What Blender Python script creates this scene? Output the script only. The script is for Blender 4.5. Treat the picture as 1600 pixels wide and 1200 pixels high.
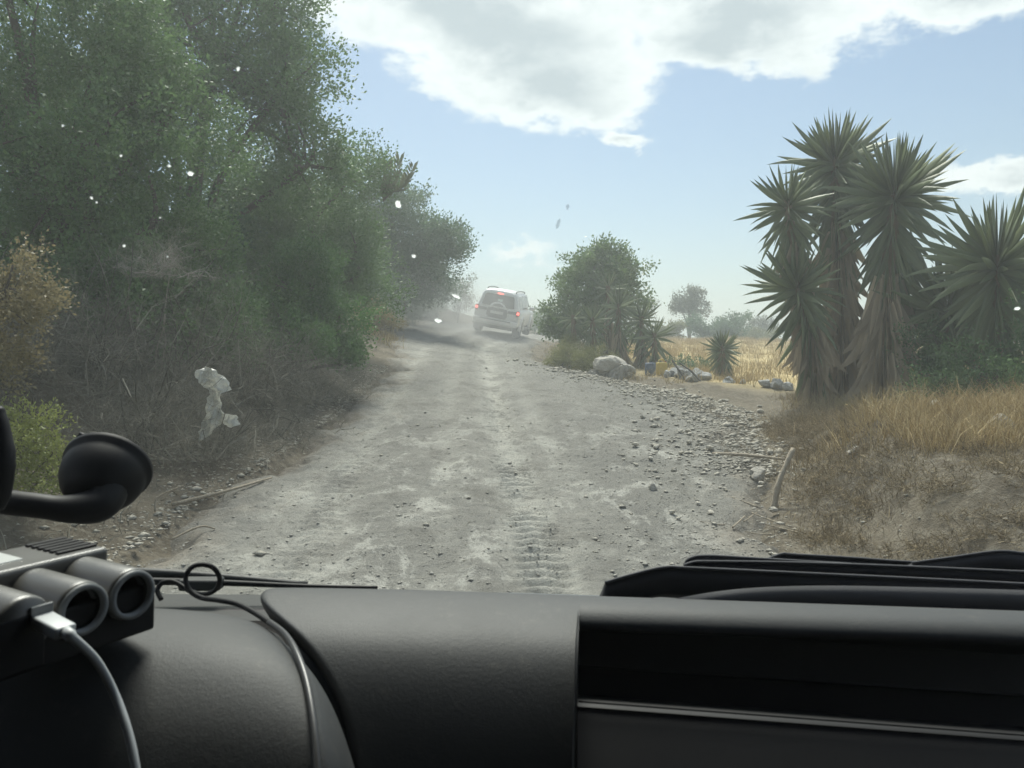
import bpy, bmesh, math, random
import numpy as np
from mathutils import Vector, Matrix

for o in list(bpy.data.objects):
    bpy.data.objects.remove(o)
scene = bpy.context.scene
col = scene.collection
R = math.radians
EYE = 1.5            # eye height above the road in front of the car

# ------------------------------------------------------------------ camera
cd = bpy.data.cameras.new('camera')
cam = bpy.data.objects.new('camera', cd)
col.objects.link(cam)
cam.location = (0, 0, EYE)
cam.rotation_euler = (R(90), 0, 0)
cd.lens = 27.0
cd.sensor_width = 36.0
cd.shift_y = -0.025
cd.clip_start = 0.02
cd.clip_end = 6000
cd.dof.use_dof = True
cd.dof.focus_distance = 16.0
cd.dof.aperture_fstop = 16.0
scene.camera = cam

# ------------------------------------------------------------------ sun, sky, exposure
SUN_AZ, SUN_EL = R(-8), R(58)       # azimuth from the view direction (+Y), negative = towards -X
sun_dir = Vector((math.sin(SUN_AZ) * math.cos(SUN_EL), math.cos(SUN_AZ) * math.cos(SUN_EL), math.sin(SUN_EL)))
sd = bpy.data.lights.new('sun', 'SUN')
sd.energy = 2.75
sd.angle = R(24)
sd.color = (1.0, 0.95, 0.87)
so = bpy.data.objects.new('sun', sd)
col.objects.link(so)
so.rotation_euler = (-sun_dir).to_track_quat('-Z', 'Y').to_euler()
so.location = (0, 0, 60)

scene.view_settings.view_transform = 'Standard'
scene.view_settings.look = 'None'
scene.view_settings.gamma = 1.0
scene.view_settings.exposure = 1.24
scene.cycles.volume_step_rate = 3.0
scene.cycles.volume_max_steps = 64
scene.render.engine = 'CYCLES'
scene.cycles.max_bounces = 8
scene.cycles.transparent_max_bounces = 16
scene.cycles.volume_bounces = 0
scene.cycles.use_denoising = True
scene.cycles.sample_clamp_indirect = 6.0


class NT:
    """tiny helper to write node maths as expressions"""
    def __init__(s, tree):
        s.t = tree
        s.t.nodes.clear()

    def n(s, typ, **kw):
        nd = s.t.nodes.new(typ)
        for k, v in kw.items():
            setattr(nd, k, v)
        return nd

    def put(s, sock, v):
        if isinstance(v, bpy.types.NodeSocket):
            s.t.links.new(v, sock)
        elif v is not None:
            if hasattr(sock, 'default_value'):
                dv = sock.default_value
                if hasattr(dv, '__len__') and not hasattr(v, '__len__'):
                    v = (v,) * len(dv)
                if hasattr(dv, '__len__') and len(dv) == 4 and len(v) == 3:
                    v = (*v, 1)
                sock.default_value = v

    def m(s, op, a, b=None, c=None, clamp=False):
        nd = s.n('ShaderNodeMath', operation=op, use_clamp=clamp)
        for i, v in enumerate((a, b, c)):
            if v is not None:
                s.put(nd.inputs[i], v)
        return nd.outputs[0]

    def step(s, x, a, b):
        nd = s.n('ShaderNodeMapRange', interpolation_type='SMOOTHSTEP')
        s.put(nd.inputs['Value'], x)
        s.put(nd.inputs['From Min'], a)
        s.put(nd.inputs['From Max'], b)
        return nd.outputs[0]

    def mix(s, f, a, b, blend='MIX'):
        nd = s.n('ShaderNodeMix', data_type='RGBA', blend_type=blend)
        s.put(nd.inputs[0], f)
        s.put(nd.inputs[6], a)
        s.put(nd.inputs[7], b)
        return nd.outputs[2]

    def noise(s, vec, scale, detail=4.0, rough=0.55, dist=0.0, out=0):
        nd = s.n('ShaderNodeTexNoise')
        if vec is not None:
            s.put(nd.inputs['Vector'], vec)
        s.put(nd.inputs['Scale'], scale)
        s.put(nd.inputs['Detail'], detail)
        s.put(nd.inputs['Roughness'], rough)
        s.put(nd.inputs['Distortion'], dist)
        return nd.outputs[out]

    def xyz(s, v):
        nd = s.n('ShaderNodeSeparateXYZ')
        s.put(nd.inputs[0], v)
        return nd.outputs

    def vec(s, x, y, z):
        nd = s.n('ShaderNodeCombineXYZ')
        for i, v in enumerate((x, y, z)):
            s.put(nd.inputs[i], v)
        return nd.outputs[0]


world = bpy.data.worlds.new('World')
scene.world = world
world.use_nodes = True
w = NT(world.node_tree)
sky = w.n('ShaderNodeTexSky', sky_type='NISHITA')
sky.sun_disc = False
sky.sun_elevation = SUN_EL
sky.sun_rotation = SUN_AZ
sky.air_density = 1.15
sky.dust_density = 1.0
sky.ozone_density = 1.0
tc = w.n('ShaderNodeTexCoord').outputs['Generated']
dx, dy, dz = w.xyz(tc)
az = w.m('ARCTAN2', dx, dy)
el = w.m('ARCSINE', dz)
sv = w.vec(az, w.m('MULTIPLY', el, 1.7), 0.0)
wob = w.noise(sv, 5.0, 7.0, 0.62)
wob2 = w.noise(sv, 17.0, 6.0, 0.65)
wob3 = w.noise(w.vec(w.m('ADD', az, 7.3), w.m('MULTIPLY', el, 1.7), 2.0), 6.5, 5.0, 0.6)
azw = w.m('ADD', az, w.m('MULTIPLY', w.m('SUBTRACT', wob, 0.5), 0.17))
elw = w.m('ADD', el, w.m('MULTIPLY', w.m('SUBTRACT', wob3, 0.5), 0.13))


def azel(px, py):
    X, Z = (px - 800) / 1200, -(py - 560) / 1200
    return math.atan(X), math.atan(Z / math.sqrt(1 + X * X))


dens = None
# centre px, py, half-width px, half-height px, tilt, gain : directions of the clouds in this sky
for (cx, cy, rx, ry, tilt, gain) in [
        (790, 55, 275, 112, 0.20, 1.0), (870, 132, 150, 72, 0.10, 1.0), (690, -40, 260, 120, 0, 1.0),
        (1170, 36, 200, 70, 0.05, 1.0), (1480, -32, 270, 60, 0.24, .9), (1080, -95, 420, 110, 0, 1.0),
        (965, 213, 52, 16, 0.0, .62), (1570, 274, 130, 20, -0.05, .62), (815, 402, 60, 11, 0.05, .33), (540, -60, 190, 60, 0.0, .5)]:
    a0, e0 = azel(cx, cy)
    c = math.cos(a0)
    ca, sa = math.cos(tilt), math.sin(tilt)
    u = w.m('SUBTRACT', azw, a0)
    v = w.m('SUBTRACT', elw, e0)
    ur = w.m('MULTIPLY', w.m('SUBTRACT', w.m('MULTIPLY', u, ca), w.m('MULTIPLY', v, sa)), 1200 / rx / c)
    vr = w.m('MULTIPLY', w.m('ADD', w.m('MULTIPLY', u, sa), w.m('MULTIPLY', v, ca)), 1200 / ry)
    q = w.m('SQRT', w.m('ADD', w.m('MULTIPLY', ur, ur), w.m('MULTIPLY', vr, vr)))
    d = w.m('MULTIPLY', w.m('SUBTRACT', 1.0, q), gain)
    dens = d if dens is None else w.m('SMOOTH_MAX', dens, d, 0.12)
# the rest of the sky carries the same broken cumulus
away = w.m('MAXIMUM', w.step(w.m('ABSOLUTE', az), 0.72, 0.95), w.step(el, 0.52, 0.7))
rest = w.m('SUBTRACT', w.m('MULTIPLY', w.m('SUBTRACT', w.noise(sv, 2.2, 6.0, 0.6), 0.5), 3.2), 0.05)
rest = w.m('SUBTRACT', rest, w.m('MULTIPLY', w.m('SUBTRACT', 1.0, away), 4.0))
dens = w.m('MAXIMUM', dens, rest)
dens = w.m('ADD', dens, w.m('MULTIPLY', w.m('SUBTRACT', wob2, 0.5), 0.75))
mask = w.step(dens, -0.06, 0.24)
belly = w.m('MULTIPLY', w.step(w.m('ADD', dens, w.m('MULTIPLY', w.m('SUBTRACT', wob, 0.5), 1.1)), 0.02, 0.95), w.m('ADD', .85, w.m('MULTIPLY', wob3, .4)), clamp=True)
SKY_S = 0.052
cloud = w.mix(belly, (9.2, 9.35, 9.4), (5.1, 5.6, 6.0))
final = w.mix(w.m('MULTIPLY', mask, 0.96), sky.outputs[0], cloud)
bg = w.n('ShaderNodeBackground')
w.put(bg.inputs[0], final)
bg.inputs[1].default_value = SKY_S
w.put(w.n('ShaderNodeOutputWorld').inputs[0], bg.outputs[0])

# ------------------------------------------------------------------ helpers
rng = np.random.default_rng(11)
random.seed(5)


def tag(o, label=None, cat=None, group=None, kind=None):
    if label: o['label'] = label
    if cat: o['category'] = cat
    if group: o['group'] = group
    if kind: o['kind'] = kind
    return o


def empty(name, loc=(0, 0, 0), rz=0.0):
    o = bpy.data.objects.new(name, None)
    o.empty_display_size = 0.2
    o.location = loc
    o.rotation_euler = (0, 0, rz)
    col.objects.link(o)
    return o


def link(name, me, mat=None, parent=None):
    if mat is not None and not me.materials:
        me.materials.append(mat)
    o = bpy.data.objects.new(name, me)
    col.objects.link(o)
    if parent is not None:
        o.parent = parent
    return o


def np_mesh(name, verts, faces, tint=None, smooth=False):
    """faces: (n,3) or (n,4) int array"""
    me = bpy.data.meshes.new(name)
    verts = np.asarray(verts, np.float32)
    faces = np.asarray(faces, np.int32)
    k = faces.shape[1]
    me.vertices.add(len(verts))
    me.vertices.foreach_set('co', verts.ravel())
    me.loops.add(faces.size)
    me.loops.foreach_set('vertex_index', faces.ravel())
    me.polygons.add(len(faces))
    me.polygons.foreach_set('loop_start', np.arange(0, faces.size, k, dtype=np.int32))
    me.polygons.foreach_set('loop_total', np.full(len(faces), k, np.int32))
    if smooth:
        me.polygons.foreach_set('use_smooth', np.ones(len(faces), bool))
    if tint is not None:
        a = me.attributes.new('tint', 'FLOAT', 'POINT')
        a.data.foreach_set('value', np.asarray(tint, np.float32))
    me.update(calc_edges=True)
    return me


def bm_mesh(name, bm, smooth=False):
    me = bpy.data.meshes.new(name)
    bmesh.ops.recalc_face_normals(bm, faces=bm.faces)
    if smooth:
        for f in bm.faces: f.smooth = True
    bm.to_mesh(me)
    bm.free()
    return me


def box(bm, x0, x1, y0, y1, z0, z1, bev=0.0):
    r = bmesh.ops.create_cube(bm, size=1.0)
    for v in r['verts']:
        v.co = Vector(((x0 + x1) / 2 + v.co.x * (x1 - x0), (y0 + y1) / 2 + v.co.y * (y1 - y0), (z0 + z1) / 2 + v.co.z * (z1 - z0)))
    if bev:
        es = list({e for v in r['verts'] for e in v.link_edges})
        bmesh.ops.bevel(bm, geom=es, offset=bev, segments=3, affect='EDGES', profile=0.5)
    return bm


def prism(bm, pts, h0, h1, frame=None):
    """closed outline pts (a,b) extruded h0..h1; frame: function (a,b,h)->Vector"""
    f = frame or (lambda a, b, h: Vector((a, h, b)))
    lo = [bm.verts.new(f(a, b, h0)) for a, b in pts]
    hi = [bm.verts.new(f(a, b, h1)) for a, b in pts]
    n = len(pts)
    bm.faces.new(lo)
    bm.faces.new(list(reversed(hi)))
    for i in range(n):
        bm.faces.new((lo[i], hi[i], hi[(i + 1) % n], lo[(i + 1) % n]))


def smooth_path(pts, k=6):
    pts = [Vector(p) for p in pts]
    out = []
    for i in range(len(pts) - 1):
        p0 = pts[max(i - 1, 0)]; p1 = pts[i]; p2 = pts[i + 1]; p3 = pts[min(i + 2, len(pts) - 1)]
        for j in range(k):
            t = j / k
            out.append(0.5 * ((2 * p1) + (p2 - p0) * t + (2 * p0 - 5 * p1 + 4 * p2 - p3) * t * t + (3 * p1 - p0 - 3 * p2 + p3) * t ** 3))
    out.append(pts[-1])
    return out


def tube(bm, pts, rad, n=8, cap=True):
    pts = [Vector(p) for p in pts]
    m = len(pts)
    rads = rad if hasattr(rad, '__len__') else [rad] * m
    rings = []
    ref = None
    for i, p in enumerate(pts):
        t = (pts[min(i + 1, m - 1)] - pts[max(i - 1, 0)])
        t = t.normalized() if t.length > 1e-9 else Vector((0, 0, 1))
        if ref is None:
            ref = Vector((0, 0, 1)) if abs(t.z) < .9 else Vector((1, 0, 0))
        a = (ref - t * ref.dot(t)).normalized()
        b = t.cross(a)
        ref = a
        rings.append([bm.verts.new(p + (a * math.cos(2 * math.pi * k / n) + b * math.sin(2 * math.pi * k / n)) * rads[i]) for k in range(n)])
    for i in range(m - 1):
        for k in range(n):
            bm.faces.new((rings[i][k], rings[i][(k + 1) % n], rings[i + 1][(k + 1) % n], rings[i + 1][k]))
    if cap:
        bm.faces.new(list(reversed(rings[0])))
        bm.faces.new(rings[-1])


def lathe(bm, prof, o, axis, n=32, close=False):
    """prof: list of (radius, height along axis) from origin o"""
    ax = Vector(axis).normalized()
    a = ax.orthogonal().normalized()
    b = ax.cross(a)
    o = Vector(o)
    rings = []
    for r, h in prof:
        if r < 1e-6:
            rings.append([bm.verts.new(o + ax * h)] * n)
        else:
            rings.append([bm.verts.new(o + ax * h + (a * math.cos(2 * math.pi * k / n) + b * math.sin(2 * math.pi * k / n)) * r) for k in range(n)])
    m = len(prof)
    for i in range(m if close else m - 1):
        A, B = rings[i], rings[(i + 1) % m]
        for k in range(n):
            q = []
            for v in (A[k], A[(k + 1) % n], B[(k + 1) % n], B[k]):
                if v not in q: q.append(v)
            if len(q) > 2:
                try: bm.faces.new(q)
                except ValueError: pass


# --- value noise
_tab = rng.random((256, 256))


def vnoise(x, y):
    xi, yi = np.floor(x).astype(int), np.floor(y).astype(int)
    fx, fy = x - xi, y - yi
    fx, fy = fx * fx * (3 - 2 * fx), fy * fy * (3 - 2 * fy)
    g = lambda a, b: _tab[a & 255, b & 255]
    return (g(xi, yi) * (1 - fx) + g(xi + 1, yi) * fx) * (1 - fy) + (g(xi, yi + 1) * (1 - fx) + g(xi + 1, yi + 1) * fx) * fy


def fbm(x, y, o=4):
    s, a = 0, 0.5
    for i in range(o):
        s = s + a * (vnoise(x * 2 ** i + 17.3 * i, y * 2 ** i + 5.1 * i) - 0.5)
        a *= 0.5
    return s


# --- materials
def mat(name):
    m = bpy.data.materials.new(name)
    m.use_nodes = True
    return m, NT(m.node_tree)


def finish(n, bsdf, disp=None):
    out = n.n('ShaderNodeOutputMaterial')
    n.put(out.inputs['Surface'], bsdf)


def principled(n, color, rough=0.6, metal=0.0, spec=0.5, normal=None, **kw):
    b = n.n('ShaderNodeBsdfPrincipled')
    n.put(b.inputs['Base Color'], color)
    n.put(b.inputs['Roughness'], rough)
    n.put(b.inputs['Metallic'], metal)
    n.put(b.inputs['Specular IOR Level'], spec)
    if normal is not None:
        n.put(b.inputs['Normal'], normal)
    for k, v in kw.items():
        n.put(b.inputs[k], v)
    return b.outputs[0]


def bump(n, height, strength=0.4, dist=0.02):
    b = n.n('ShaderNodeBump')
    n.put(b.inputs['Height'], height)
    b.inputs['Strength'].default_value = strength
    b.inputs['Distance'].default_value = dist
    return b.outputs[0]


def plain(name, color, rough=0.6, metal=0.0, spec=0.5, grain=0.0, gscale=300.0, vary=0.0):
    m, n = mat(name)
    pos = n.n('ShaderNodeTexCoord').outputs['Object']
    c = color
    if vary:
        f = n.noise(pos, 9.0, 5.0)
        c = n.mix(f, tuple(x * (1 - vary) for x in color), tuple(min(1, x * (1 + vary)) for x in color))
    nm = bump(n, n.noise(pos, gscale, 3.0), grain, 0.002) if grain else None
    rr = n.m('ADD', n.m('MULTIPLY', n.noise(pos, 14.0, 4.0), 0.2), rough - 0.1) if rough < 0.95 else rough
    finish(n, principled(n, c, rr, metal, spec, nm))
    return m


def emit_mat(name, color, strength):
    m, n = mat(name)
    finish(n, principled(n, color, 0.3, **{'Emission Color': color, 'Emission Strength': strength}))
    return m


def leaf_mat(name, dark, light, dry=None, transl=0.32, rough=0.5, spec=0.3):
    m, n = mat(name)
    at = n.n('ShaderNodeAttribute', attribute_name='tint').outputs['Fac']
    obj = n.n('ShaderNodeObjectInfo').outputs['Random']
    geo = n.n('ShaderNodeNewGeometry')
    big = n.step(n.noise(geo.outputs['Position'], 0.8, 4.0, .6), .34, .68)
    f = n.m('ADD', n.m('MULTIPLY', at, 0.65), n.m('MULTIPLY', big, 0.5), clamp=True)
    c = n.mix(f, dark, light)
    if dry:
        c = n.mix(n.step(at, 0.9, 0.97), c, dry)
    b = principled(n, c, rough, 0.0, spec)
    tr = n.n('ShaderNodeBsdfTranslucent')
    n.put(tr.inputs[0], n.mix(0.5, c, light))
    mx = n.n('ShaderNodeMixShader')
    mx.inputs[0].default_value = transl
    n.put(mx.inputs[1], b)
    n.put(mx.inputs[2], tr.outputs[0])
    finish(n, mx.outputs[0])
    return m


def objrand_mat(name, a, b, rough=0.6, spec=0.3, transl=0.0, streak=True):
    """colour that differs from one piece to the next (object random) with streaks along the piece"""
    m, n = mat(name)
    r = n.n('ShaderNodeObjectInfo').outputs['Random']
    pos = n.n('ShaderNodeTexCoord').outputs['Object']
    f = n.m('ADD', n.m('MULTIPLY', r, 0.75), n.m('MULTIPLY', n.noise(pos, 3.0, 3.0), 0.35), clamp=True)
    c = n.mix(f, a, b)
    s = principled(n, c, rough, 0.0, spec)
    if transl:
        tr = n.n('ShaderNodeBsdfTranslucent')
        n.put(tr.inputs[0], c)
        mx = n.n('ShaderNodeMixShader')
        mx.inputs[0].default_value = transl
        n.put(mx.inputs[1], s)
        n.put(mx.inputs[2], tr.outputs[0])
        s = mx.outputs[0]
    finish(n, s)
    return m


# ------------------------------------------------------------------ TERRAIN  (pure numpy from here to END TERRAIN)
_YS = [-10, 0, 5.6, 9.3, 12, 15, 18, 21, 25, 32, 40, 50, 62, 80]
_XC = [-.4, -.4, -.35, .2, .5, .35, -.3, -1.0, -1.6, -1.3, 1.0, 6.0, 14, 28]
_W = [2.3, 2.3, 2.35, 2.75, 3.0, 2.9, 2.5, 2.15, 2.2, 2.4, 2.4, 2.4, 2.4, 2.4]
_ZY = [-40, -10, 0, 5, 10, 15, 20, 25, 32, 38, 45, 60, 120, 300, 5000]
_ZZ = [-.5, -.3, -.2, 0, .48, .96, 1.44, 1.93, 2.62, 2.80, 2.4, 2.0, 0.0, -8, -40]
_RZ = [-.5, -.3, -.2, .02, .5, .80, 1.08, 1.40, 1.85, 2.2, 2.55, 2.6, 1.0, -7, -40]


def smoothlerp(y, ys, vs):
    t = np.interp(y, ys, np.arange(len(ys)))
    i = np.clip(np.floor(t).astype(int), 0, len(ys) - 2)
    f = t - i
    v = np.asarray(vs, float)
    p0, p1, p2, p3 = v[np.maximum(i - 1, 0)], v[i], v[i + 1], v[np.minimum(i + 2, len(v) - 1)]
    m1, m2 = (p2 - p0) * .35, (p3 - p1) * .35
    return (2 * f**3 - 3 * f**2 + 1) * p1 + (f**3 - 2 * f**2 + f) * m1 + (-2 * f**3 + 3 * f**2) * p2 + (f**3 - f**2) * m2


def road_xc(y): return smoothlerp(y, _YS, _XC)
def road_w(y): return np.interp(y, _YS, _W)
def sst(x, a, b):
    t = np.clip((x - a) / (b - a), 0, 1)
    return t * t * (3 - 2 * t)


def road_z(x, y):
    x, y = np.asarray(x, float), np.asarray(y, float)
    tilt = -.02 - .15 * sst(y, 8, 27) + .14 * sst(y, 36, 50)
    return np.interp(y, _ZY, _ZZ) + tilt * np.clip(x - road_xc(y), -3, 3)


def ground_z(x, y):
    x, y = np.asarray(x, float), np.asarray(y, float)
    xc, wd = road_xc(y), road_w(y)
    d = x - xc
    base = road_z(x, y)
    L = np.maximum(-d - wd, 0)
    Rr = np.maximum(d - wd, 0)
    far = 1 - sst(np.hypot(x, y), 60, 120)
    zl = base + (1.0 * sst(L, .1, 2.6) + .05 * np.minimum(L, 20)) * far
    bank = (.46 * sst(Rr, .15, 1.25) + .07 * np.minimum(Rr, 3.0)) * sst(y, 3, 5.5) * (1 - sst(y, 7.8, 11))
    zp = np.interp(y, _ZY, _RZ) + bank - .012 * np.clip(Rr - 4, 0, 40) * far
    k = sst(Rr, 0, 1.2 + .8 * sst(y, 9, 12))
    zr = base * (1 - k) + zp * k
    z = np.where(d < 0, zl, zr)
    rough = sst(np.maximum(L, Rr), 0, .8)
    z = z + rough * (fbm(x * .9, y * .9) * .26 + fbm(x * 2.6, y * 2.6) * .16 + fbm(x * 8, y * 8, 2) * .05) * far
    return z

def road_relief(X, Y):
    """height of the driven surface: ruts, ripples of tyre tread, hollows"""
    Z = road_z(X, Y)
    track = np.zeros_like(X)
    lug = np.zeros_like(X)
    tx1 = np.interp(Y, [4, 5.6, 8.5, 11, 16, 25, 32, 60], [.32, .23, 0, -.2, -.45, -.9, -.4, 13])
    for off, s in ((0, 1.0), (-1.75, .8)):
        dxx = X - (tx1 + off) - .06 * fbm(Y * .5 + 3, Y * 0 + off)
        track += s * np.exp(-(dxx / .26) ** 2)
        ph = (Y * 1.0 + .55 * np.abs(dxx)) / .15
        patch = sst(fbm(Y * .55 + 8, X * .8 + off, 3), -.06, .08)
        if off: patch = patch * .55
        lug += s * patch * np.exp(-(dxx / .19) ** 4) * np.sin(2 * np.pi * ph) * (1 - sst(Y, 15, 20))
    for off in (.55, -.75, -2.2):
        dxx = X - (tx1 + off)
        track += .35 * np.exp(-(dxx / .2) ** 2)
    Z = Z + .03 - .065 * track + .028 * lug + .07 * fbm(X * 1.3, Y * .8, 3) + .045 * fbm(X * 4, Y * 3) + .040 * fbm(X * 13, Y * 11, 3)
    return Z, np.clip(track, 0, 1)
# END TERRAIN


def gz(x, y):
    return float(ground_z(np.array([x]), np.array([y]))[0])


def axis(lo, hi, step, far, grow=1.22):
    a = [lo + i * step for i in range(int((hi - lo) / step) + 1)]
    s = step
    up, dn = [a[-1]], [a[0]]
    while up[-1] < far:
        s *= grow
        up.append(up[-1] + s)
    s = step
    while dn[-1] > -far:
        s *= grow
        dn.append(dn[-1] - s)
    return np.array(dn[:0:-1] + a + up[1:])


def grid_faces(nx, ny):
    i = np.arange(nx * ny).reshape(ny, nx)
    return np.stack([i[:-1, :-1], i[:-1, 1:], i[1:, 1:], i[1:, :-1]], -1).reshape(-1, 4)


# ground sheet
gx, gy = axis(-12, 16, .13, 1500), axis(2, 46, .14, 1500)
X, Y = np.meshgrid(gx, gy)
Z = ground_z(X, Y)
inside = 1 - sst(np.abs(X - road_xc(Y)) - road_w(Y), -.25, .15)
Z = Z - inside * .16 * (1 - sst(Y, 62, 70))
me = np_mesh('ground', np.stack([X, Y, Z], -1).reshape(-1, 3), grid_faces(len(gx), len(gy)), smooth=True)
straw = np.clip(sst(X - road_xc(Y) - road_w(Y), 1.2, 3) * sst(Y, 14.5, 17.5) + .5 * sst(X - road_xc(Y) - road_w(Y), .5, 2) * sst(Y, 26, 30), 0, 1)
a = me.attributes.new('straw', 'FLOAT', 'POINT')
a.data.foreach_set('value', straw.ravel().astype(np.float32))
m_ground, n = mat('dry_soil')
pos = n.n('ShaderNodeNewGeometry').outputs['Position']
st = n.n('ShaderNodeAttribute', attribute_name='straw').outputs['Fac']
f1 = n.noise(pos, 1.3, 6.0, .65)
f2 = n.noise(pos, 14.0, 5.0, .7)
f3 = n.noise(pos, 70.0, 4.0, .7)
soil = n.mix(n.step(f1, .35, .65), (.115, .098, .074), (.19, .165, .125))
soil = n.mix(n.step(f2, .45, .75), soil, (.27, .245, .195))
soil = n.mix(n.m('MULTIPLY', n.step(f3, .55, .75), .6), soil, (.08, .065, .05))
field = n.mix(f1, (.44, .34, .17), (.60, .49, .27))
field = n.mix(n.m('MULTIPLY', n.step(f2, .5, .8), .6), field, (.3, .22, .12))
c = n.mix(st, soil, field)
finish(n, principled(n, c, .95, spec=.1, normal=bump(n, n.m('ADD', f2, n.m('MULTIPLY', f3, .5)), .8, .05)))
tag(link('ground', me, m_ground), kind='structure')

# road sheet: ruts, ripples of tyre tread, pot-holes as real relief
ys = [2.0]
while ys[-1] < 70:
    ys.append(ys[-1] + max(.018, .0036 * ys[-1]))
ys = np.array(ys)
us = np.linspace(-1, 1, 250)
U, Y = np.meshgrid(us, ys)
edge = 1 + .38 * fbm(Y * 1.1 + 40, np.sign(U) * 9.0 + 0 * Y, 5) * np.abs(U)
X = road_xc(Y) + U * (road_w(Y) + .3) * edge
Z, track = road_relief(X, Y)
Z = Z - .16 * sst(np.abs(U) + .25 * fbm(X * 2.3, Y * 2.3, 4), .80, 1.0)
me = np_mesh('dirt_road', np.stack([X, Y, Z], -1).reshape(-1, 3), grid_faces(len(us), len(ys)), smooth=True)
a = me.attributes.new('edge', 'FLOAT', 'POINT')
a.data.foreach_set('value', np.abs(U).ravel().astype(np.float32))
a = me.attributes.new('track', 'FLOAT', 'POINT')
a.data.foreach_set('value', np.clip(track, 0, 1).ravel().astype(np.float32))
m_road, n = mat('road_dust')
pos = n.n('ShaderNodeNewGeometry').outputs['Position']
tk = n.n('ShaderNodeAttribute', attribute_name='track').outputs['Fac']
px, py, pz = n.xyz(pos)
stretch = n.vec(n.m('MULTIPLY', px, 1.0), n.m('MULTIPLY', py, .55), 0.0)
f0 = n.noise(stretch, .8, 5.0, .6, .3)
f1 = n.noise(stretch, 2.2, 7.0, .68, .4)
f2 = n.noise(pos, 9.0, 6.0, .7)
f3 = n.noise(pos, 55.0, 4.0, .75)
f4 = n.noise(pos, 160.0, 3.0, .75)
ed = n.n('ShaderNodeAttribute', attribute_name='edge').outputs['Fac']
c = n.mix(n.step(f0, .35, .65), (.205, .20, .182), (.25, .243, .218))
speck = n.m('ADD', f1, n.m('MULTIPLY', n.m('SUBTRACT', f3, .5), .45))
speck = n.m('ADD', speck, n.m('MULTIPLY', n.m('SUBTRACT', f2, .5), .35))
near = n.step(n.m('SUBTRACT', 14.0, py), 0.0, 7.0)
c = n.mix(n.m('MULTIPLY', n.step(speck, .51, .62), n.m('ADD', .08, n.m('MULTIPLY', near, .72))), c, (.53, .52, .47))
c = n.mix(n.m('MULTIPLY', n.m('MULTIPLY', tk, n.step(speck, .32, .52)), .85), c, (.47, .46, .41))
dk = n.m('ADD', n.noise(stretch, 1.7, 6.0, .66), n.m('MULTIPLY', n.m('SUBTRACT', f3, .5), .4))
c = n.mix(n.m('MULTIPLY', n.step(dk, .52, .66), .6), c, (.155, .148, .13))
c = n.mix(n.m('MULTIPLY', n.step(f2, .55, .7), .35), c, (.17, .158, .135))
c = n.mix(n.m('MULTIPLY', n.step(f3, .53, .64), .62), c, (.115, .108, .095))
c = n.mix(n.m('MULTIPLY', n.step(f4, .56, .64), .7), c, (.46, .445, .395))
c = n.mix(n.m('MULTIPLY', n.step(n.noise(pos, 95.0, 4.0, .8), .56, .66), .5), c, (.12, .113, .10))
es = n.step(n.m('ADD', ed, n.m('MULTIPLY', n.m('SUBTRACT', f1, .5), .9)), .68, 1.0)
c = n.mix(n.m('MULTIPLY', es, .85), c, n.mix(f2, (.17, .145, .115), (.30, .265, .215)))
hgt = n.m('ADD', n.m('MULTIPLY', f2, .6), n.m('ADD', n.m('MULTIPLY', f3, .5), n.m('MULTIPLY', f4, .25)))
finish(n, principled(n, c, .95, spec=.12, normal=bump(n, hgt, .95, .045)))
tag(link('dirt_road', me, m_road), kind='structure')

# far hill ridge
hx = np.linspace(-700, 900, 90)
hv, hr = [], np.linspace(0, 1, 12)
HX, HT = np.meshgrid(hx, hr)
prof = np.sin(HT * np.pi) ** .8
HZ = -16 + prof * (18 + 16 * fbm(HX * .006 + 4, HX * 0 + 2.2, 4) * 2 + fbm(HX * .03, HT * 5) * 8)
HY = 330 + HT * 320 + np.abs(HX) * .15
m_hill, n = mat('hill_scrub')
pos = n.n('ShaderNodeNewGeometry').outputs['Position']
f = n.noise(pos, .06, 6.0, .7)
finish(n, principled(n, n.mix(n.step(f, .4, .6), (.05, .065, .04), (.2, .17, .1)), .95, spec=.1))
tag(link('hills', np_mesh('hills', np.stack([HX, HY, HZ], -1).reshape(-1, 3), grid_faces(90, 12), smooth=True), m_hill), kind='structure')

# ------------------------------------------------------------------ foliage
def unit(v): return v / np.maximum(np.linalg.norm(v, axis=-1, keepdims=True), 1e-9)


def leaf_cloud(centres, outward, per, spread, ll, lw, up=.25, r=None):
    """many small two-triangle leaves round clump centres"""
    r = r or rng
    n = len(centres) * per
    c = np.repeat(centres, per, 0)
    o = np.repeat(outward, per, 0)
    t = r.random((n, 1))
    # a clump is a small spray: leaves along a twig that points outwards
    p = c + o * (t - .5) * spread * 2.2 + r.normal(0, 1, (n, 3)) * spread * .55
    d = unit(o * .7 + r.normal(0, .75, (n, 3)) + np.array([0, 0, up]))
    s = unit(np.cross(d, r.normal(0, 1, (n, 3))))
    L = ll * r.uniform(.65, 1.3, (n, 1))
    W = lw * r.uniform(.7, 1.25, (n, 1))
    nrm = np.cross(d, s)
    v = np.stack([p, p + d * L * .5 + s * W * .5 + nrm * W * .12, p + d * L, p + d * L * .5 - s * W * .5 + nrm * W * .12], 1).reshape(-1, 3)
    f = np.arange(n * 4).reshape(-1, 4)
    clump_t = np.repeat(r.random(len(centres)), per)
    tint = np.clip(.55 * clump_t + .45 * r.random(n), 0, 1)
    return v, f, np.repeat(tint, 4)


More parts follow.
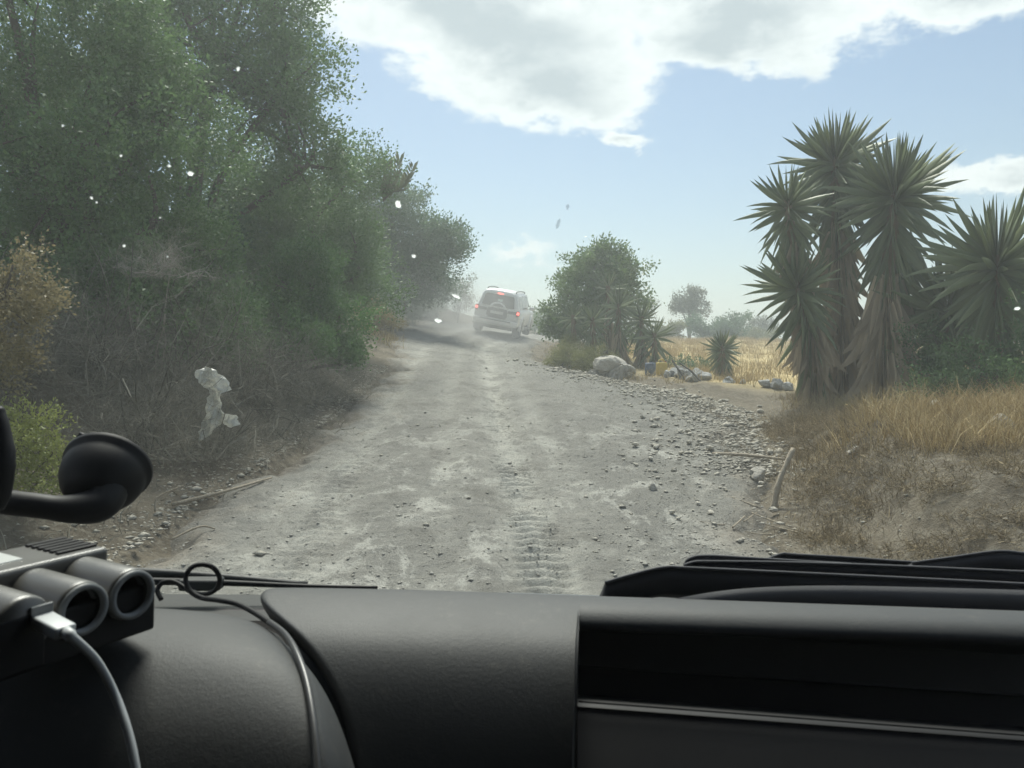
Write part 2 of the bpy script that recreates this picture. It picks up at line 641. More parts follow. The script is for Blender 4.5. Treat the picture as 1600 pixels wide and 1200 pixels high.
def lobes_clumps(lobes, n, shell=.5, bumpy=.28, r=None):
    """clump centres on small billows that sit on the big lobes of the crown"""
    r = r or rng
    lobes = np.array(lobes, float)
    K = 13
    d0 = unit(r.normal(0, 1, (len(lobes) * K, 3)))
    big = np.repeat(lobes, K, 0)
    c0 = big[:, :3] + d0 * big[:, 3:] * r.uniform(.40, .78, (len(big), 1))
    r0 = big[:, 3:] * r.uniform(.34, .54, (len(big), 1))
    wgt = np.prod(r0, 1) ** .66
    idx = r.choice(len(big), n, p=wgt / wgt.sum())
    d = unit(r.normal(0, 1, (n, 3)) + .35 * d0[idx] + [0, 0, .25])
    rad = (shell + (1 - shell) * r.random(n) ** .5) * r.uniform(.85, 1.12, n)
    return c0[idx] + d * r0[idx] * rad[:, None], unit(d + .5 * d0[idx]), idx // K


def bark(name, a, b):
    m, n = mat(name)
    pos = n.n('ShaderNodeTexCoord').outputs['Object']
    px, py, pz = n.xyz(pos)
    f = n.noise(n.vec(n.m('MULTIPLY', px, 4.0), n.m('MULTIPLY', py, 4.0), pz), 6.0, 6.0, .7)
    finish(n, principled(n, n.mix(f, a, b), .9, spec=.15, normal=bump(n, f, .8, .03)))
    return m


m_bark = bark('grey_bark', (.06, .05, .042), (.19, .165, .14))
m_ybark = bark('fibrous_bark', (.10, .075, .05), (.28, .21, .14))
G_oak = leaf_mat('oak_leaf', (.054, .104, .048), (.170, .272, .105))
G_deep = leaf_mat('dark_leaf', (.046, .090, .054), (.138, .225, .11))
G_green = leaf_mat('fresh_leaf', (.055, .115, .045), (.155, .28, .09))
G_olive = leaf_mat('olive_leaf', (.07, .08, .052), (.19, .205, .13))
G_carob = leaf_mat('glossy_leaf', (.06, .105, .042), (.19, .275, .105), spec=.55, rough=.38)
G_brown = leaf_mat('browned_leaf', (.13, .115, .062), (.33, .28, .155))
G_lime = leaf_mat('lime_leaf', (.12, .145, .04), (.29, .32, .10))
G_broom = leaf_mat('broom_leaf', (.10, .115, .045), (.25, .255, .10))


def tree(name, label, cat, base, lobes, mt, clumps, per, spread, ll, lw, group=None, trunk_r=.12, shell=.5, seed=1, twigs=60, stems=1, trunk_name='trunk', sink=.15):
    r = np.random.default_rng(seed)
    bx, by = base
    bz = gz(bx, by)
    root = empty(name, (bx, by, bz))
    tag(root, label, cat, group)
    L = [(a - bx, b - by, c - bz, d, e, f) for a, b, c, d, e, f in lobes]
    cen, out, idx = lobes_clumps(L, clumps, shell, r=r)
    keep = cen[:, 2] > .05
    cen, out, idx = cen[keep], out[keep], idx[keep]
    v, f, t = leaf_cloud(cen, out, per, spread, ll, lw, r=r)
    link('crown', np_mesh('crown', v, f, t), mt, root)
    bm = bmesh.new()
    for s in range(stems):
        for k, (lx, ly, lz, rx, ry, rz) in enumerate(L):
            if k % stems != s: continue
            st = Vector((.12 * (s - (stems - 1) / 2), .08 * (s % 2), -sink))
            end = Vector((lx, ly, lz))
            mid = st.lerp(end, .45) + Vector((-.10 * lx, -.1 * ly, .18 * lz))
            path = smooth_path([st, mid, end, end + Vector((rx * .3 * (r.random() - .5), 0, rz * .5))], 4)
            rr = trunk_r * (1.0 if k < stems else .55)
            tube(bm, path, [max(rr * (1 - i / len(path)) ** .8, .008) for i in range(len(path))], 7)
    pick = r.choice(len(cen), min(twigs, len(cen)), replace=False)
    for i in pick:
        l = L[idx[i]]
        a0 = Vector((l[0], l[1], l[2])).lerp(Vector(cen[i]), .15)
        e0 = Vector(cen[i])
        tube(bm, [a0, a0.lerp(e0, .5) + Vector(r.normal(0, .08, 3)), e0], [trunk_r * .22, trunk_r * .14, .006], 4, cap=False)
    link(trunk_name, bm_mesh('trunk', bm, True), m_bark, root)
    return root


# ---- trees and bushes of the slope beside the road
GS = 'trees and bushes on the bank'
tree('oak_tree', 'tall dark evergreen tree with sky showing through its crown, highest of the bank', 'tree', (-6.2, 14.6),
     [(-5.6, 14.4, 6.9, 1.9, 1.9, 1.9), (-4.3, 14.0, 6.3, 1.6, 1.6, 1.6), (-6.9, 14.8, 7.8, 1.9, 1.9, 2.1), (-4.9, 14.2, 8.4, 1.7, 1.7, 1.7), (-3.75, 14.0, 5.0, 1.0, 1.1, 1.1), (-7.6, 14.2, 6.0, 1.7, 1.6, 1.7)],
     G_oak, 1500, 52, .20, .075, .044, GS, .17, .35, 3, 160)
tree('oak_tree', 'large rounded mid green tree between the brown bush and the tall tree', 'tree', (-5.9, 9.8),
     [(-5.2, 9.3, 3.9, 1.3, 1.3, 1.3), (-6.0, 9.6, 5.2, 1.5, 1.5, 1.5), (-4.5, 9.6, 3.2, 1.0, 1.0, 1.2), (-6.6, 9.2, 3.6, 1.3, 1.2, 1.6), (-4.6, 10.2, 4.6, 1.05, 1.0, 1.0), (-7.6, 9.8, 6.6, 1.6, 1.6, 1.6), (-6.2, 9.3, 6.3, 1.2, 1.1, 1.1), (-5.2, 9.9, 5.6, .9, .9, .9)],
     G_oak, 1500, 56, .15, .055, .034, GS, .14, .45, 4, 60)
tree('oak_tree', 'dense green tree below the tall tree, reaching down to the road bend', 'tree', (-5.2, 17.2),
     [(-4.3, 16.6, 4.2, 1.7, 1.6, 1.6), (-3.4, 16.9, 3.3, 1.3, 1.4, 1.3), (-5.4, 17.2, 5.2, 1.8, 1.7, 1.7), (-3.6, 16.6, 5.3, 1.1, 1.1, 1.1), (-4.4, 16.4, 2.6, 1.3, 1.2, 1.3), (-6.4, 17, 3.6, 1.6, 1.6, 2)],
     G_oak, 1400, 52, .19, .07, .044, GS, .15, .45, 5, 40)
tree('carob_tree', 'dark rounded tree overhanging the bend just beside the car ahead', 'tree', (-5.6, 27.5),
     [(-4.3, 27.2, 5.9, 2.0, 1.8, 1.8), (-3.1, 27.0, 5.0, 1.5, 1.5, 1.5), (-5.4, 27.4, 7.0, 2.0, 1.8, 1.7), (-3.6, 27.2, 3.9, 1.5, 1.5, 1.2), (-5.6, 27, 4.5, 1.9, 1.7, 1.9), (-2.5, 27.1, 5.6, .8, .8, .9), (-3.9, 27.6, 3.2, 1.3, 1.2, 1.0), (-5.2, 28, 3.4, 1.5, 1.3, 1.1), (-2.9, 28.0, 4.2, .9, .9, .8)],
     G_deep, 1500, 44, .22, .11, .06, GS, .2, .45, 6, 40)
tree('oak_tree', 'shadowed tree deep behind the scrub, filling the gap under the tall crown', 'tree', (-8.6, 12.6),
     [(-8.0, 12.6, 3.6, 2.0, 1.4, 2.2), (-6.4, 12.8, 3.4, 1.5, 1.2, 2.0), (-9.4, 12.4, 5.8, 2.0, 1.5, 2.0), (-9.4, 12.2, 8.4, 1.9, 1.5, 1.8), (-6.2, 13.2, 5.0, 1.2, .8, 1.0), (-10.4, 11.6, 3.8, 1.6, 1.6, 2.2), (-6.6, 12.3, 2.6, 1.4, 1.0, 1.4), (-7.3, 12.5, 4.5, 1.5, 1.1, 1.3), (-5.4, 12.6, 3.6, 1.0, .9, 1.0)],
     G_deep, 1600, 52, .2, .085, .05, GS, .16, .4, 7, 30)
tree('oak_tree', 'shadowed tree between the dense green tree and the overhanging dark one', 'tree', (-6.8, 22),
     [(-6.2, 22, 4.4, 2.1, 1.5, 2.3), (-4.9, 22.2, 3.6, 1.4, 1.3, 1.8), (-7.4, 22, 6.6, 2.2, 1.6, 1.8)],
     G_deep, 700, 50, .22, .09, .05, GS, .16, .45, 8, 20)
tree('green_bush', 'bright green leafy bush leaning out over the road verge', 'bush', (-3.7, 12.9),
     [(-3.35, 12.8, 2.45, .95, .9, .95), (-2.95, 12.7, 1.9, .75, .75, .7), (-3.9, 12.9, 2.0, .9, .9, 1.0), (-2.5, 12.5, 1.45, .38, .4, .38), (-3.5, 13.1, 3.1, .7, .7, .6)],
     G_green, 620, 46, .12, .06, .036, GS, .06, .4, 9, 40, 2)
tree('green_bush', 'small bright green sprig bush above the grey scrub, under the round tree', 'bush', (-5.1, 10.9),
     [(-4.4, 10.6, 2.95, .6, .6, .7), (-4.0, 10.7, 2.5, .5, .5, .6), (-4.9, 10.7, 2.4, .6, .6, .8)],
     G_green, 260, 46, .12, .055, .034, GS, .05, .4, 10, 20)
tree('green_bush', 'dull green bush growing through the grey scrub behind the plastic sheet', 'bush', (-4.6, 9.0),
     [(-4.3, 8.8, 2.0, .8, .7, .7), (-3.9, 9.4, 1.7, .6, .6, .6), (-4.9, 8.9, 2.3, .8, .7, .8), (-3.6, 9.9, 1.9, .5, .5, .6)], G_oak, 260, 44, .13, .055, .034, GS, .05, .35, 16, 20)
tree('green_bush', 'dull green bush between the grey scrub and the bright green bush', 'bush', (-4.2, 11.3),
     [(-3.9, 11.2, 1.9, .8, .7, .7), (-3.3, 11.5, 1.6, .6, .55, .6), (-4.5, 11.2, 2.3, .9, .7, .8), (-2.95, 11.9, 1.5, .4, .4, .4)], G_green, 280, 44, .13, .06, .036, GS, .05, .35, 17, 20)
tree('brown_bush', 'sunlit brown leaved bush at the picture edge above the phone mount', 'bush', (-4.3, 6.15),
     [(-3.95, 6.0, 2.05, .42, .45, .36), (-4.3, 6.1, 1.75, .5, .5, .5), (-4.1, 6.1, 1.5, .34, .36, .3), (-4.7, 6.2, 2.2, .5, .5, .45)],
     G_brown, 380, 42, .075, .034, .020, GS, .022, .4, 11, 30, 2)
tree('lime_bush', 'low yellow green bush behind the phone mount', 'bush', (-3.72, 5.6),
     [(-3.55, 5.55, .88, .36, .36, .38), (-3.85, 5.6, .75, .4, .4, .42), (-3.35, 5.55, .66, .26, .28, .26)],
     G_lime, 300, 40, .06, .030, .012, GS, .02, .3, 12, 60, 3)
tree('verge_bush', 'dry golden bush on the sunlit bank at the bend', 'bush', (-4.3, 23.5),
     [(-4.15, 23.3, 2.75, .65, .9, .45), (-3.75, 23.8, 2.45, .5, .8, .4), (-4.5, 24.3, 3.0, .6, .9, .5)],
     leaf_mat('golden_leaf', (.20, .16, .07), (.42, .34, .16)), 170, 40, .1, .09, .018, GS, .02, .3, 13, 10)
tree('oak_tree', 'hazy tree behind the overhanging dark one, farthest along the bank', 'tree', (-5.6, 36.5),
     [(-5.0, 36, 5.2, 1.9, 1.4, 1.7), (-4.2, 36, 4.0, 1.4, 1.2, 1.2), (-6.6, 36, 4.4, 2.2, 1.4, 1.8), (-3.6, 36, 3.5, .8, .8, .7)], G_deep, 420, 40, .24, .13, .07, GS, .16, .4, 15, 20)
for i_, (x_, y_, s_, lab_) in enumerate([(-4.5, 30.2, 1.15, 'dusty dark bush at the foot of the overhanging tree'), (-3.9, 33.6, 1.0, 'dusty bush on the bank close beside the car ahead'), (-5.4, 26.2, 1.0, 'dark bush on the bank behind the dry golden bush')]):
    z_ = gz(x_, y_)
    tree('bank_bush', lab_, 'bush', (x_, y_), [(x_, y_, z_ + s_ * .6, s_, s_ * .8, s_ * .8), (x_ + s_ * .6, y_, z_ + s_ * .35, s_ * .7, s_ * .7, s_ * .5), (x_ - s_ * .8, y_, z_ + s_ * .6, s_ * .8, s_ * .7, s_ * .8)],
         G_deep, 190, 40, .16, .09, .05, GS, .04, .35, 90 + i_, 10)
tree('wispy_bush', 'thin pale bush standing between the dark tree and the car', 'bush', (-2.6, 36.5),
     [(-2.2, 36.5, 4.6, .5, .5, .9), (-2.6, 36.5, 4.2, .6, .5, .9)],
     G_olive, 70, 30, .2, .10, .04, GS, .03, .3, 14, 20)

# olive sprig that sticks up out of the dense tree
def sprig_leaves(root, path, mt, r):
    P = [Vector(p) for p in smooth_path(path, 5)]
    v, f = [], []
    for i in range(2, len(P)):
        for s in (-1, 1):
            d = ((P[i] - P[i - 1]).normalized() * .7 + Vector((s * .6, r.normal(0, .3), .35))).normalized()
            sd = d.cross(Vector((0, 1, .2))).normalized() * .026
            b = len(v)
            v += [P[i], P[i] + d * .1 + sd, P[i] + d * .2, P[i] + d * .1 - sd]
            f.append((b, b + 1, b + 2, b + 3))
    bm = bmesh.new()
    tube(bm, P, [.014 * (1 - .8 * i / len(P)) for i in range(len(P))], 5)
    link('stem', bm_mesh('stem', bm), m_bark, root)
    link('leaf_spray', np_mesh('leaf_spray', [tuple(x) for x in v], f, np.full(len(v), .8)), mt, root)


r9 = np.random.default_rng(77)
sp = empty('olive_shoot', (-2.75, 16.4, 4.6))
tag(sp, 'lone olive shoot standing up against the sky between the two big trees', 'shoot')
for e in ((.35, 0, 1.15), (.62, .1, 1.0), (.10, 0, 1.0), (.5, 0, .75)):
    sprig_leaves(sp, [(0, 0, .25), (e[0] * .3, 0, .45), (e[0] * .75, e[1], e[2] * .65), e], G_olive, r9)

# ---- leafless grey scrub
def twig_cloud(r, n_stem, height, spread, width, levels=3, kids=5, wob=.35, up=.9):
    """ribbons: returns verts, quad faces, tint"""
    seg_p, seg_q, seg_w = [], [], []
    p = np.zeros((n_stem, 3))
    p[:, :2] = r.normal(0, spread * .35, (n_stem, 2))
    d = unit(np.concatenate([r.normal(0, .75, (n_stem, 2)), np.abs(r.normal(up, .35, (n_stem, 1)))], 1))
    L = height * r.uniform(.5, 1, n_stem) * .42
    wd = np.full(n_stem, width)
    for lev in range(levels):
        starts, dirs = [], []
        for s in range(3):
            q = p + d * (L / 3)[:, None]
            seg_p.append(p); seg_q.append(q); seg_w.append(wd)
            starts.append(q.copy())
            d = unit(d + r.normal(0, wob, d.shape) + [0, 0, -.03])
            p = q
            dirs.append(d.copy())
            wd = wd * .85
        if lev == levels - 1: break
        S = np.concatenate(starts); D = np.concatenate(dirs); W2 = np.tile(wd, 3); L2 = np.tile(L, 3)
        k = r.choice(len(S), len(S) * kids // 3)
        p = S[k]
        d = unit(D[k] + r.normal(0, .75, (len(k), 3)))
        L = L2[k] * r.uniform(.45, .85, len(k))
        wd = W2[k] * .72
    P, Q, W = np.concatenate(seg_p), np.concatenate(seg_q), np.concatenate(seg_w)
    s = unit(np.cross(Q - P, r.normal(0, 1, P.shape))) * (W / 2)[:, None]
    v = np.stack([P - s, P + s, Q + s * .8, Q - s * .8], 1).reshape(-1, 3)
    f = np.arange(len(v)).reshape(-1, 4)
    return v, f, np.repeat(r.random(len(P)), 4)


def twig_mat(name, a, b):
    m, n = mat(name)
    at = n.n('ShaderNodeAttribute', attribute_name='tint').outputs['Fac']
    finish(n, principled(n, n.mix(at, a, b), .9, spec=.1))
    return m


M_scrub = twig_mat('dead_twig', (.105, .10, .08), (.33, .31, .255))
M_pale = twig_mat('bleached_twig', (.30, .27, .22), (.5, .46, .40))
M_straw = twig_mat('straw', (.32, .24, .125), (.62, .50, .29))
M_brownst = twig_mat('brown_straw', (.12, .094, .062), (.46, .375, .235))
M_weed = twig_mat('weed', (.10, .10, .05), (.25, .23, .12))
GD = 'leafless scrub on the bank'
for i, (x, y, h, s, mt, wd, ns, lab) in enumerate([
        (-3.55, 7.3, 1.5, .9, M_scrub, .008, 60, 'grey leafless shrub beside the yellow green bush'),
        (-4.3, 8.0, 2.1, 1.0, M_scrub, .009, 60, 'tall grey leafless shrub behind the yellow green bush'),
        (-3.75, 8.9, 1.7, .9, M_scrub, .009, 70, 'grey leafless shrub that the torn plastic sheet hangs on'),
        (-4.5, 9.6, 2.2, 1.0, M_scrub, .010, 60, 'tall grey leafless shrub under the round tree'),
        (-3.5, 10.4, 1.6, .9, M_scrub, .010, 60, 'grey leafless shrub in front of the bright green bush'),
        (-3.2, 11.4, 1.2, .8, M_scrub, .010, 45, 'low grey leafless shrub at the foot of the bright green bush'),
        (-4.9, 7.2, 1.9, .9, M_scrub, .008, 60, 'grey leafless shrub tangled behind the brown bush'),
        (-3.05, 8.15, .75, .6, M_scrub, .007, 50, 'low tangle of dead stems on the verge under the plastic sheet'),
        (-2.95, 9.5, .7, .6, M_scrub, .007, 45, 'low tangle of dead stems on the verge beyond the plastic sheet'),
        (-3.95, 8.6, 2.3, .45, M_pale, .008, 7, 'bleached dead branch standing out pale above the scrub')]):
    r = np.random.default_rng(100 + i)
    pale = mt is M_pale
    v, f, t = twig_cloud(r, 26 if pale else int(ns * 1.5), h * (.5 if pale else 1.15), s * 1.25, wd * 1.35, levels=4, kids=5, up=.15 if pale else .7)
    z0 = gz(x, y)
    v[:, 2] = np.maximum(v[:, 2], -.05)
    if pale: v[:, 2] += 1.45
    e = empty('dead_branch' if pale else 'dead_shrub', (x, y, z0))
    tag(e, lab, 'branch' if pale else 'shrub', None if pale else GD)
    o = link('twigs', np_mesh('twigs', v, f, t), mt, e)
    o['kind'] = 'stuff'
    for k in range(3 if pale else 9):
        aa = r.random() * 6.28
        rr = s * r.uniform(.3, .8)
        q = Vector((math.cos(aa) * rr, math.sin(aa) * rr, h * r.uniform(.45, .8)))
        jit = lambda: Vector(r.normal(0, .07, 3))
        P = smooth_path([(r.normal(0, .12), r.normal(0, .12), -.1), q * .3 + jit() + Vector((0, 0, .1)), q * .65 + jit(), q], 3)
        bm = bmesh.new()
        tube(bm, P, [.011 * (1 - .75 * i_ / len(P)) for i_ in range(len(P))], 5)
        link('stem', bm_mesh('stem', bm), mt, e)

# ---- trees and bushes across the road and in the distance
tree('carob_tree', 'round glossy green tree with yuccas growing in front of it', 'tree', (2.9, 25.2),
     [(2.75, 24.8, 3.7, 1.35, 1.2, 1.3), (2.0, 24.7, 3.3, 1.0, 1.0, 1.2), (3.6, 24.8, 3.6, 1.05, 1.0, 1.2), (2.6, 24.9, 4.6, 1.0, 1.0, .85), (3.2, 24.9, 4.5, .8, .8, .8), (1.75, 24.6, 2.6, .75, .8, .7), (3.0, 25.2, 2.5, 1.3, .9, .9)],
     G_carob, 780, 40, .17, .11, .06, None, .12, .5, 21, 40)
tree('olive_tree', 'small grey green olive tree peeping out behind the round glossy tree', 'tree', (4.6, 26.6),
     [(4.35, 26.4, 2.9, .7, .6, .9), (4.5, 26.4, 2.2, .55, .5, .7)], G_olive, 130, 36, .13, .08, .018, None, .05, .3, 22, 20)
GB = 'low olive green bushes below the round tree'
for i, (x, y, s, mt, lab) in enumerate([
        (1.45, 21.0, .62, G_broom, 'low olive green bush on the verge, next to the car ahead'),
        (2.15, 20.0, .55, G_broom, 'low fluffy olive green bush beside the large boulder'),
        (1.9, 22.3, .8, G_broom, 'taller olive green bush at the foot of the round tree')]):
    z = gz(x, y)
    tree('broom_bush', lab, 'bush', (x, y), [(x, y, z + s * .55, s * .8, s * .8, s * .62), (x + s * .5, y, z + s * .4, s * .6, s * .6, s * .5), (x - s * .5, y + .1, z + s * .4, s * .55, s * .6, s * .5)],
         mt, 170, 40, .09, .075, .012, GB, .02, .2, 30 + i, 30, 3, 'stem')
GF = 'far trees and bushes beyond the field'
far_list = [
    ('olive_tree', 'lone round olive tree on the skyline above the golden field', 12.7, 55, [(0, 0, 3.0, 1.25, 1.1, 1.15), (.55, 0, 2.7, .85, .8, .9), (-.6, 0, 2.6, .8, .8, .9), (.1, 0, 3.7, .8, .8, .6)], G_olive, 190, .2),
    ('far_bush', 'dark green bush at the foot of the lone olive tree', 12.6, 51, [(0, 0, .9, 1.2, 1, .9), (1.1, 0, .8, 1, .9, .8)], G_deep, 130, .2),
    ('far_bush', 'dark bush between the olive tree and the small yucca', 14.6, 50, [(0, 0, .9, 1.0, 1, .95), (-.9, 0, .7, .9, .9, .7)], G_deep, 120, .2),
    ('far_bush', 'pale dry bush at the edge of the golden field by the round tree', 10.5, 50, [(0, 0, .7, .9, .8, .65), (-.8, 0, .5, .7, .7, .5)], G_broom, 100, .18),
    ('far_bush', 'round green bush on the skyline beside the tall yuccas', 20.0, 62, [(0, 0, 1.2, 1.1, 1, 1.1), (.9, 0, 1.0, .9, .9, .9)], G_olive, 120, .2),
    ('far_bush', 'darker bush on the skyline touching the tall yuccas', 21.8, 58, [(0, 0, 1.0, 1.2, 1, 1.2), (1.0, 0, .8, 1, .9, 1.0)], G_oak, 120, .2),
    ('far_bush', 'low brown green thicket on the far field edge', 17.0, 56, [(0, 0, .5, 2.0, 1, .55), (1.5, 0, .4, 1.4, 1, .5)], G_broom, 140, .18),
    ('far_bush', 'dark bush seen over the road behind the car ahead', 1.6, 47, [(0, 0, 1.1, 1.0, 1, .9), (1.0, 0, .8, 1.1, 1, .7)], G_oak, 130, .2),
    ('far_bush', 'hazy bush farther along the road behind the car', 3.2, 58, [(0, 0, 1.0, 1.6, 1, 1.0), (1.3, 0, .6, 1.3, 1, .8)], G_olive, 130, .2)]
for i, (nm, lab, x, y, lb, mt, nc, s) in enumerate(far_list):
    z = gz(x, y)
    tree(nm, lab, 'tree' if 'tree' in nm else 'bush', (x, y), [(x + a, y + b, z + c, d, e, f) for a, b, c, d, e, f in lb], mt, nc, 34, s, .15, .075, GF, .12 if 'tree' in nm else .04, .3, 50 + i, 14)
tree('dark_shrub', 'dark green shrub in the shade under the yuccas beside the grassy bank', 'shrub', (7.3, 10.9),
     [(6.7, 10.6, 1.2, .9, .8, .75), (7.6, 10.6, 1.5, 1.0, .9, 1.0), (6.1, 10.9, .95, .6, .6, .5), (8.5, 10.8, 1.4, 1.0, .9, 1.0), (6.9, 12.2, 1.3, 1.0, .7, .8)],
     G_oak, 520, 44, .12, .055, .028, None, .03, .3, 71, 60, 3, 'stem')
tree('low_shrub', 'low green shrub behind the yellow canister', 'shrub', (5.0, 21.6),
     [(4.75, 21.5, 1.3, .5, .4, .3), (5.4, 21.4, 1.2, .5, .4, .28)], G_deep, 70, 36, .08, .06, .03, None, .02, .3, 72, 10, 2, 'stem')

# ---- yuccas: each sword leaf is a piece of its own
def leaf_blade(curve, fold):
    n = 6
    v, f = [], []
    for i in range(n):
        t = i / (n - 1)
        wd = .5 * (1 - t ** 2.2) * (.55 + .9 * min(t * 3, 1) * .5)
        x = curve * t ** 2
        v += [(x + fold * wd, -wd, t), (x, 0, t), (x + fold * wd, wd, t)]
    for i in range(n - 1):
        b = i * 3
        f += [(b, b + 1, b + 4, b + 3), (b + 1, b + 2, b + 5, b + 4)]
    return np_mesh('leaf', v, f)


M_yleaf = objrand_mat('yucca_leaf', (.085, .115, .050), (.215, .25, .12), .42, .5, .2)
M_ydead = objrand_mat('yucca_dead_leaf', (.36, .28, .18), (.68, .57, .41), .8, .2, .3)
M_ydead2 = objrand_mat('yucca_dead_leaf_grey', (.25, .195, .135), (.52, .43, .31), .85, .15, .25)
blades = [leaf_blade(c, .25) for c in (.03, .16, .38)]
deads = [leaf_blade(c, .5) for c in (.12, -.08, .3)]
for b in blades: b.materials.append(M_yleaf)
for i, b in enumerate(deads): b.materials.append(M_ydead2 if i == 1 else M_ydead)


def put_leaf(root, name, me, p, d, length, width):
    d = Vector(d).normalized()
    g = Vector((0, 0, -1))
    xax = g - d * g.dot(d)
    xax = xax.normalized() if xax.length > 1e-3 else Vector((1, 0, 0))
    yax = d.cross(xax)
    o = bpy.data.objects.new(name, me)
    col.objects.link(o)
    o.parent = root
    o.matrix_basis = Matrix.Translation(p) @ Matrix((xax, yax, d)).transposed().to_4x4() @ Matrix.Diagonal((length, width, length, 1))
    return o


def yucca(label, base, heads, seed, group, dead=(120, 1.3), tr=.11, name='yucca'):
    """heads: (x, y, z, leaf length, green zone length, leaf count); first head ends the main stem"""
    r = np.random.default_rng(seed)
    z0 = gz(*base)
    root = empty(name, (base[0], base[1], z0))
    tag(root, label, 'yucca', group)
    main = None
    bm = bmesh.new()
    paths = []
    for k, (hx, hy, hz, ll, zone, cnt) in enumerate(heads):
        top = Vector((hx - base[0], hy - base[1], hz - z0))
        st = Vector((0, 0, -.1)) if k == 0 else main[len(main) // 4]
        path = smooth_path([st, st.lerp(top, .4) + Vector((0, 0, .05 * k)) - Vector((top.x * .15, top.y * .15, 0)), st.lerp(top, .8), top], 6)
        if k == 0: main = path
        paths.append(path)
        tube(bm, path, [tr * (1.15 - .45 * i / len(path)) * (1 + .1 * ((i * 7) % 3 - 1)) * (1.0 if k == 0 else .8) for i in range(len(path))], 9)
    link('trunk', bm_mesh('trunk', bm, True), m_ybark, root)
    for k, (hx, hy, hz, ll, zone, cnt) in enumerate(heads):
        path = paths[k]
        seg = [0]
        for i in range(1, len(path)): seg.append(seg[-1] + (path[i] - path[i - 1]).length)
        tot = seg[-1]

        def at(s):      # point at distance s below the head
            s = max(tot - s, 0)
            for i in range(1, len(path)):
                if seg[i] >= s:
                    return path[i - 1].lerp(path[i], (s - seg[i - 1]) / max(seg[i] - seg[i - 1], 1e-6))
            return path[-1]
        zone = min(zone, tot * .95)
        for i in range(cnt):
            t = (i + .5) / cnt
            phi = i * 2.39996 + r.normal(0, .12)
            if t < .40:
                u_ = t / .40
                th = R(3) + R(97) * u_ ** .8 + r.normal(0, .14)
                s = .12 * ll * u_ + zone * .06 * u_
            else:
                u_ = (t - .40) / .60
                th = R(110) + R(50) * min(u_ * 1.6, 1) + r.normal(0, .13)
                s = .15 * ll + zone * u_ ** 1.1
            d = (math.sin(th) * math.cos(phi), math.sin(th) * math.sin(phi), math.cos(th))
            L = ll * r.uniform(.75, 1.25) * (.72 + .28 * min(t * 5, 1))
            put_leaf(root, 'leaf', blades[0 if t < .25 else (1 if r.random() < .6 else 2)], at(s) + Vector(d) * tr * .4, d, L, L * r.uniform(.040, .058))
        nd = int(dead[0] * (1.0 if k == 0 else .45))
        for i in range(nd):
            t = (i + .5) / nd
            phi = i * 2.39996 + r.normal(0, .3)
            th = R(r.uniform(151, 177))
            d = (math.sin(th) * math.cos(phi), math.sin(th) * math.sin(phi), math.cos(th))
            s = zone * .72 + t * max(tot - zone * .72 - ll * dead[1] * .5, .05)
            L = ll * r.uniform(.7, 1.1) * dead[1] * .8
            put_leaf(root, 'dead_leaf', deads[int(r.integers(3))], at(s) + Vector((math.cos(phi), math.sin(phi), 0)) * tr * r.uniform(.6, 1.9), d, L, L * r.uniform(.018, .036))
    return root


def at_px(px, py, d):
    return ((px - 800) / 1200 * d, d, EYE - (py - 560) / 1200 * d)


GY = 'tall yuccas growing on the grassy bank'
yucca('two headed yucca at the field edge of the tall clump', (5.15, 12.9), [(*at_px(1230, 312, 13.1), .74, 1.0, 140), (*at_px(1244, 440, 12.8), .80, 1.2, 158)], 1, GY, (190, 1.2), .10)
yucca('tallest yucca of the clump, rising behind the thick middle one', (5.75, 13.3), [(*at_px(1304, 244, 13.6), .88, 1.6, 299)], 2, GY, (295, 1.2), .12)
yucca('thick yucca in the middle of the clump with a long brown skirt', (5.95, 12.4), [(*at_px(1398, 290, 12.6), .96, 2.0, 290)], 3, GY, (299, 1.25), .13)
yucca('short yucca between the thick middle one and the edge of the picture', (7.15, 12.4), [(*at_px(1480, 470, 12.3), .98, 1.5, 240)], 4, GY, (90, 1.1), .11)
yucca('yucca with wide open leaf fan at the edge of the picture', (7.25, 11.5), [(*at_px(1558, 398, 11.2), 1.05, 1.5, 230)], 5, GY, (80, 1.1), .11)
GY2 = 'small yuccas in front of the round tree'
for i, (px, py, d, ll, c, lab) in enumerate([
        (896, 492, 22.3, .62, 60, 'small yucca in front of the round tree, closest to the car ahead'),
        (926, 496, 22.0, .68, 66, 'small yucca straight above the olive green bush'),
        (966, 474, 22.4, .80, 80, 'star shaped yucca standing in the middle before the round tree'),
        (950, 446, 23.2, .66, 54, 'highest small yucca, half hidden in the round tree'),
        (1002, 494, 22.2, .74, 80, 'yucca leaning beside the star shaped one, above its dead skirt'),
        (1022, 520, 21.6, .72, 76, 'low yucca beside the golden field, drooping over the canister')]):
    p = at_px(px, py, d)
    yucca(lab, (p[0] + .05, d + .15), [(*p, ll * .84, 1.1, c)], 20 + i, GY2, (60, 1.1), .09)
p = at_px(1128, 541, 19.5)
yucca('single small yucca standing alone at the edge of the golden field', (5.33, 19.5), [(*p, .46, 1.0, 190)], 40, None, (40, .8), .12)

